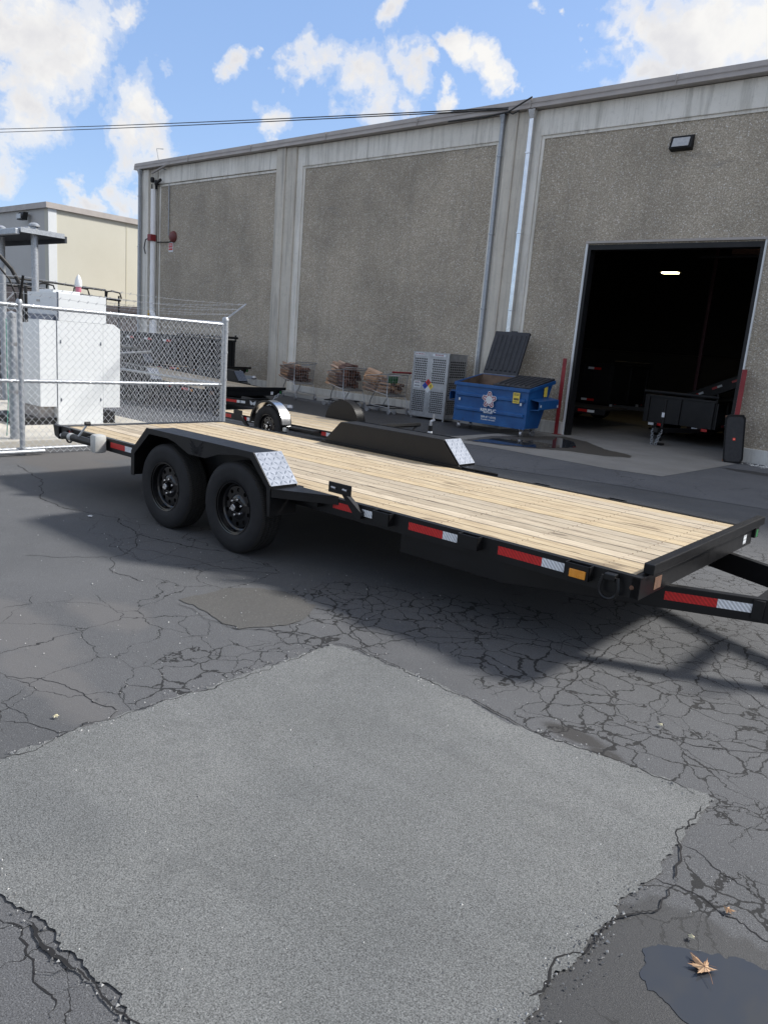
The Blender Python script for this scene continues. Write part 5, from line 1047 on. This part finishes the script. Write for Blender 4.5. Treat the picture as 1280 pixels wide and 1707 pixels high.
MB().tube([(0,0,1.9),(0,0,2.12)],.022,10).build('pipe',M['white'],vs); MB().lathe([(0,2.12),(.042,2.12),(.045,2.2),(0,2.2)],14,2).build('pink_band',worn('pink_paint',(.45,.12,.18),(.55,.18,.25),.5),vs,smooth=True); MB().lathe([(0,2.2),(.055,2.2),(.06,2.24),(.052,2.30),(.03,2.36),(0,2.40)],14,2).build('cap',M['white'],vs,smooth=True); MB().tube([(0,0,.12),(0,0,1.9)],.022,8).build('riser',M['white'],vs)
# canopy on poles
ca=thing('canopy','dark corrugated canopy roof on galvanised poles above the generator yard','canopy',(-13.0,6.0,0))
x0,x1,y0,y1,zc=-4.6,-.50,-.02,.74,3.06; vs_=[];fs_=[]; nx=46
for i in range(nx*2+1):
    x=x0+(x1-x0)*i/(nx*2); dz=.016*(1 if i%2 else -1)
    vs_+=[(x,y0,zc+dz),(x,y1,zc+dz),(x,y0,zc+dz+.01),(x,y1,zc+dz+.01)]
    if i: o=4*i; fs_+=[(o-4,o-3,o+1,o),(o-2,o+2,o+3,o-1)]
MB().add(vs_,fs_).build('roof_sheet',M['canopy'],ca,fix=False)
box('fascia',x0,x1+.02,y1,y1+.04,zc-.09,zc+.02,M['canopy'],ca); box('edge_rail',x1,x1+.02,y0,y1-.002,zc-.02,zc+.06,M['galv'],ca)
box('near_beam',x0,-.51,-.10,-.021,zc-.06,zc+.03,M['galv'],ca,bevel=.01)
for x in (-.68,-2.0,-3.3):
    MB().tube([(x,.3,.0),(x,.3,3.18)],.058,14).lathe([(.09,3.18),(.09,3.21),(.05,3.24),(0,3.25)],14,2,(x,.3,0)).build('pole',M['galv'],ca,smooth=True)
MB().tube([(x0,.15,3.13),(x1-.05,.15,3.13)],.025,8).tube([(x0,.55,3.12),(x1-.1,.55,3.12)],.02,8).build('roof_rail',M['galv'],ca)
ho=thing('goose_neck','black curved hose arm arching over the fence beside the generator','hose',(-9.43,4.175,0))
MB().tube([(0,-1.4,2.66),(0,-.8,2.58),(0,-.45,2.47),(0,-.24,2.33),(0,-.11,2.20),(0,-.03,2.06),(0,0,1.94),(0,0,1.6)],.024,10).build('arm',M['rubberhose'],ho,smooth=True); MB().tube([(0,-1.4,2.56),(0,-.8,2.47),(0,-.45,2.35),(0,-.26,2.22),(0,-.14,2.08),(0,-.07,1.92),(0,-.04,1.7)],.012,8).build('cable',M['rubberhose'],ho,smooth=True)
box('clamp_bar',-.02,.02,.035,.065,1.60,2.06,M['black_matt'],ho,bevel=.01)
# rack trailer with black pipe railings, seen above the generator
rk=thing('rack_trailer','black trailer with tall pipe railings behind the white generator','trailer',(-20.2,8.4,0))
box('deck',-2,0,0,3.4,.6,.72,M['black_dull'],rk)
for y in (.9,1.2,2.0,2.85,3.25):
    MB().tube([(0,y,.72),(0,y,2.50-.08*(y>2.9))],.025,6).build('upright',M['black_matt'],rk)
MB().tube([(0,.2,2.58),(0,1.4,2.57),(0,2.85,2.53)],.028,6).tube([(0,.2,2.40),(0,3.3,2.30)],.035,6).tube([(0,2.85,2.53),(0,2.85,2.0)],.028,6).build('rail',M['black_matt'],rk)
for y in (1.3,2.25,3.2): 
    MB().tube([(0.05,y-.35,2.35),(.05,y-.33,2.50),(.05,y-.2,2.53),(.05,y+.05,2.50),(.05,y+.10,2.35)],.022,6).build('rail_loop',M['black_matt'],rk)
for x in (-.5,-1.4): make_wheel(rk,.38,.22,.2,6,8,(x,-.15,.38))
pl=thing('equipment_pile','pile of silver and black trailer parts stacked behind the fence','parts pile',(-19.2,10.4,0)); rl=random.Random(4)
for i in range(16):
    x,y,z=rl.uniform(-.9,.9),rl.uniform(-.6,1.3),rl.uniform(.5,1.15); b=MB(); l=rl.uniform(.15,.6)
    b.box(-l,l,-.05,.05,-.03,.03) if i%3 else b.tube([(-l,0,0),(l,0,0)],.035,8); b.build('steel_part',M['steel'] if i%3==0 else M['black_matt'],pl,loc=(x,y,z),rot=(rl.uniform(-.3,.3),rl.uniform(-.2,.2),rl.uniform(0,3)))
box('parts_rack',-1.1,1.1,-.7,1.4,0,.5,M['black_dull'],pl)
S.render.film_transparent=False
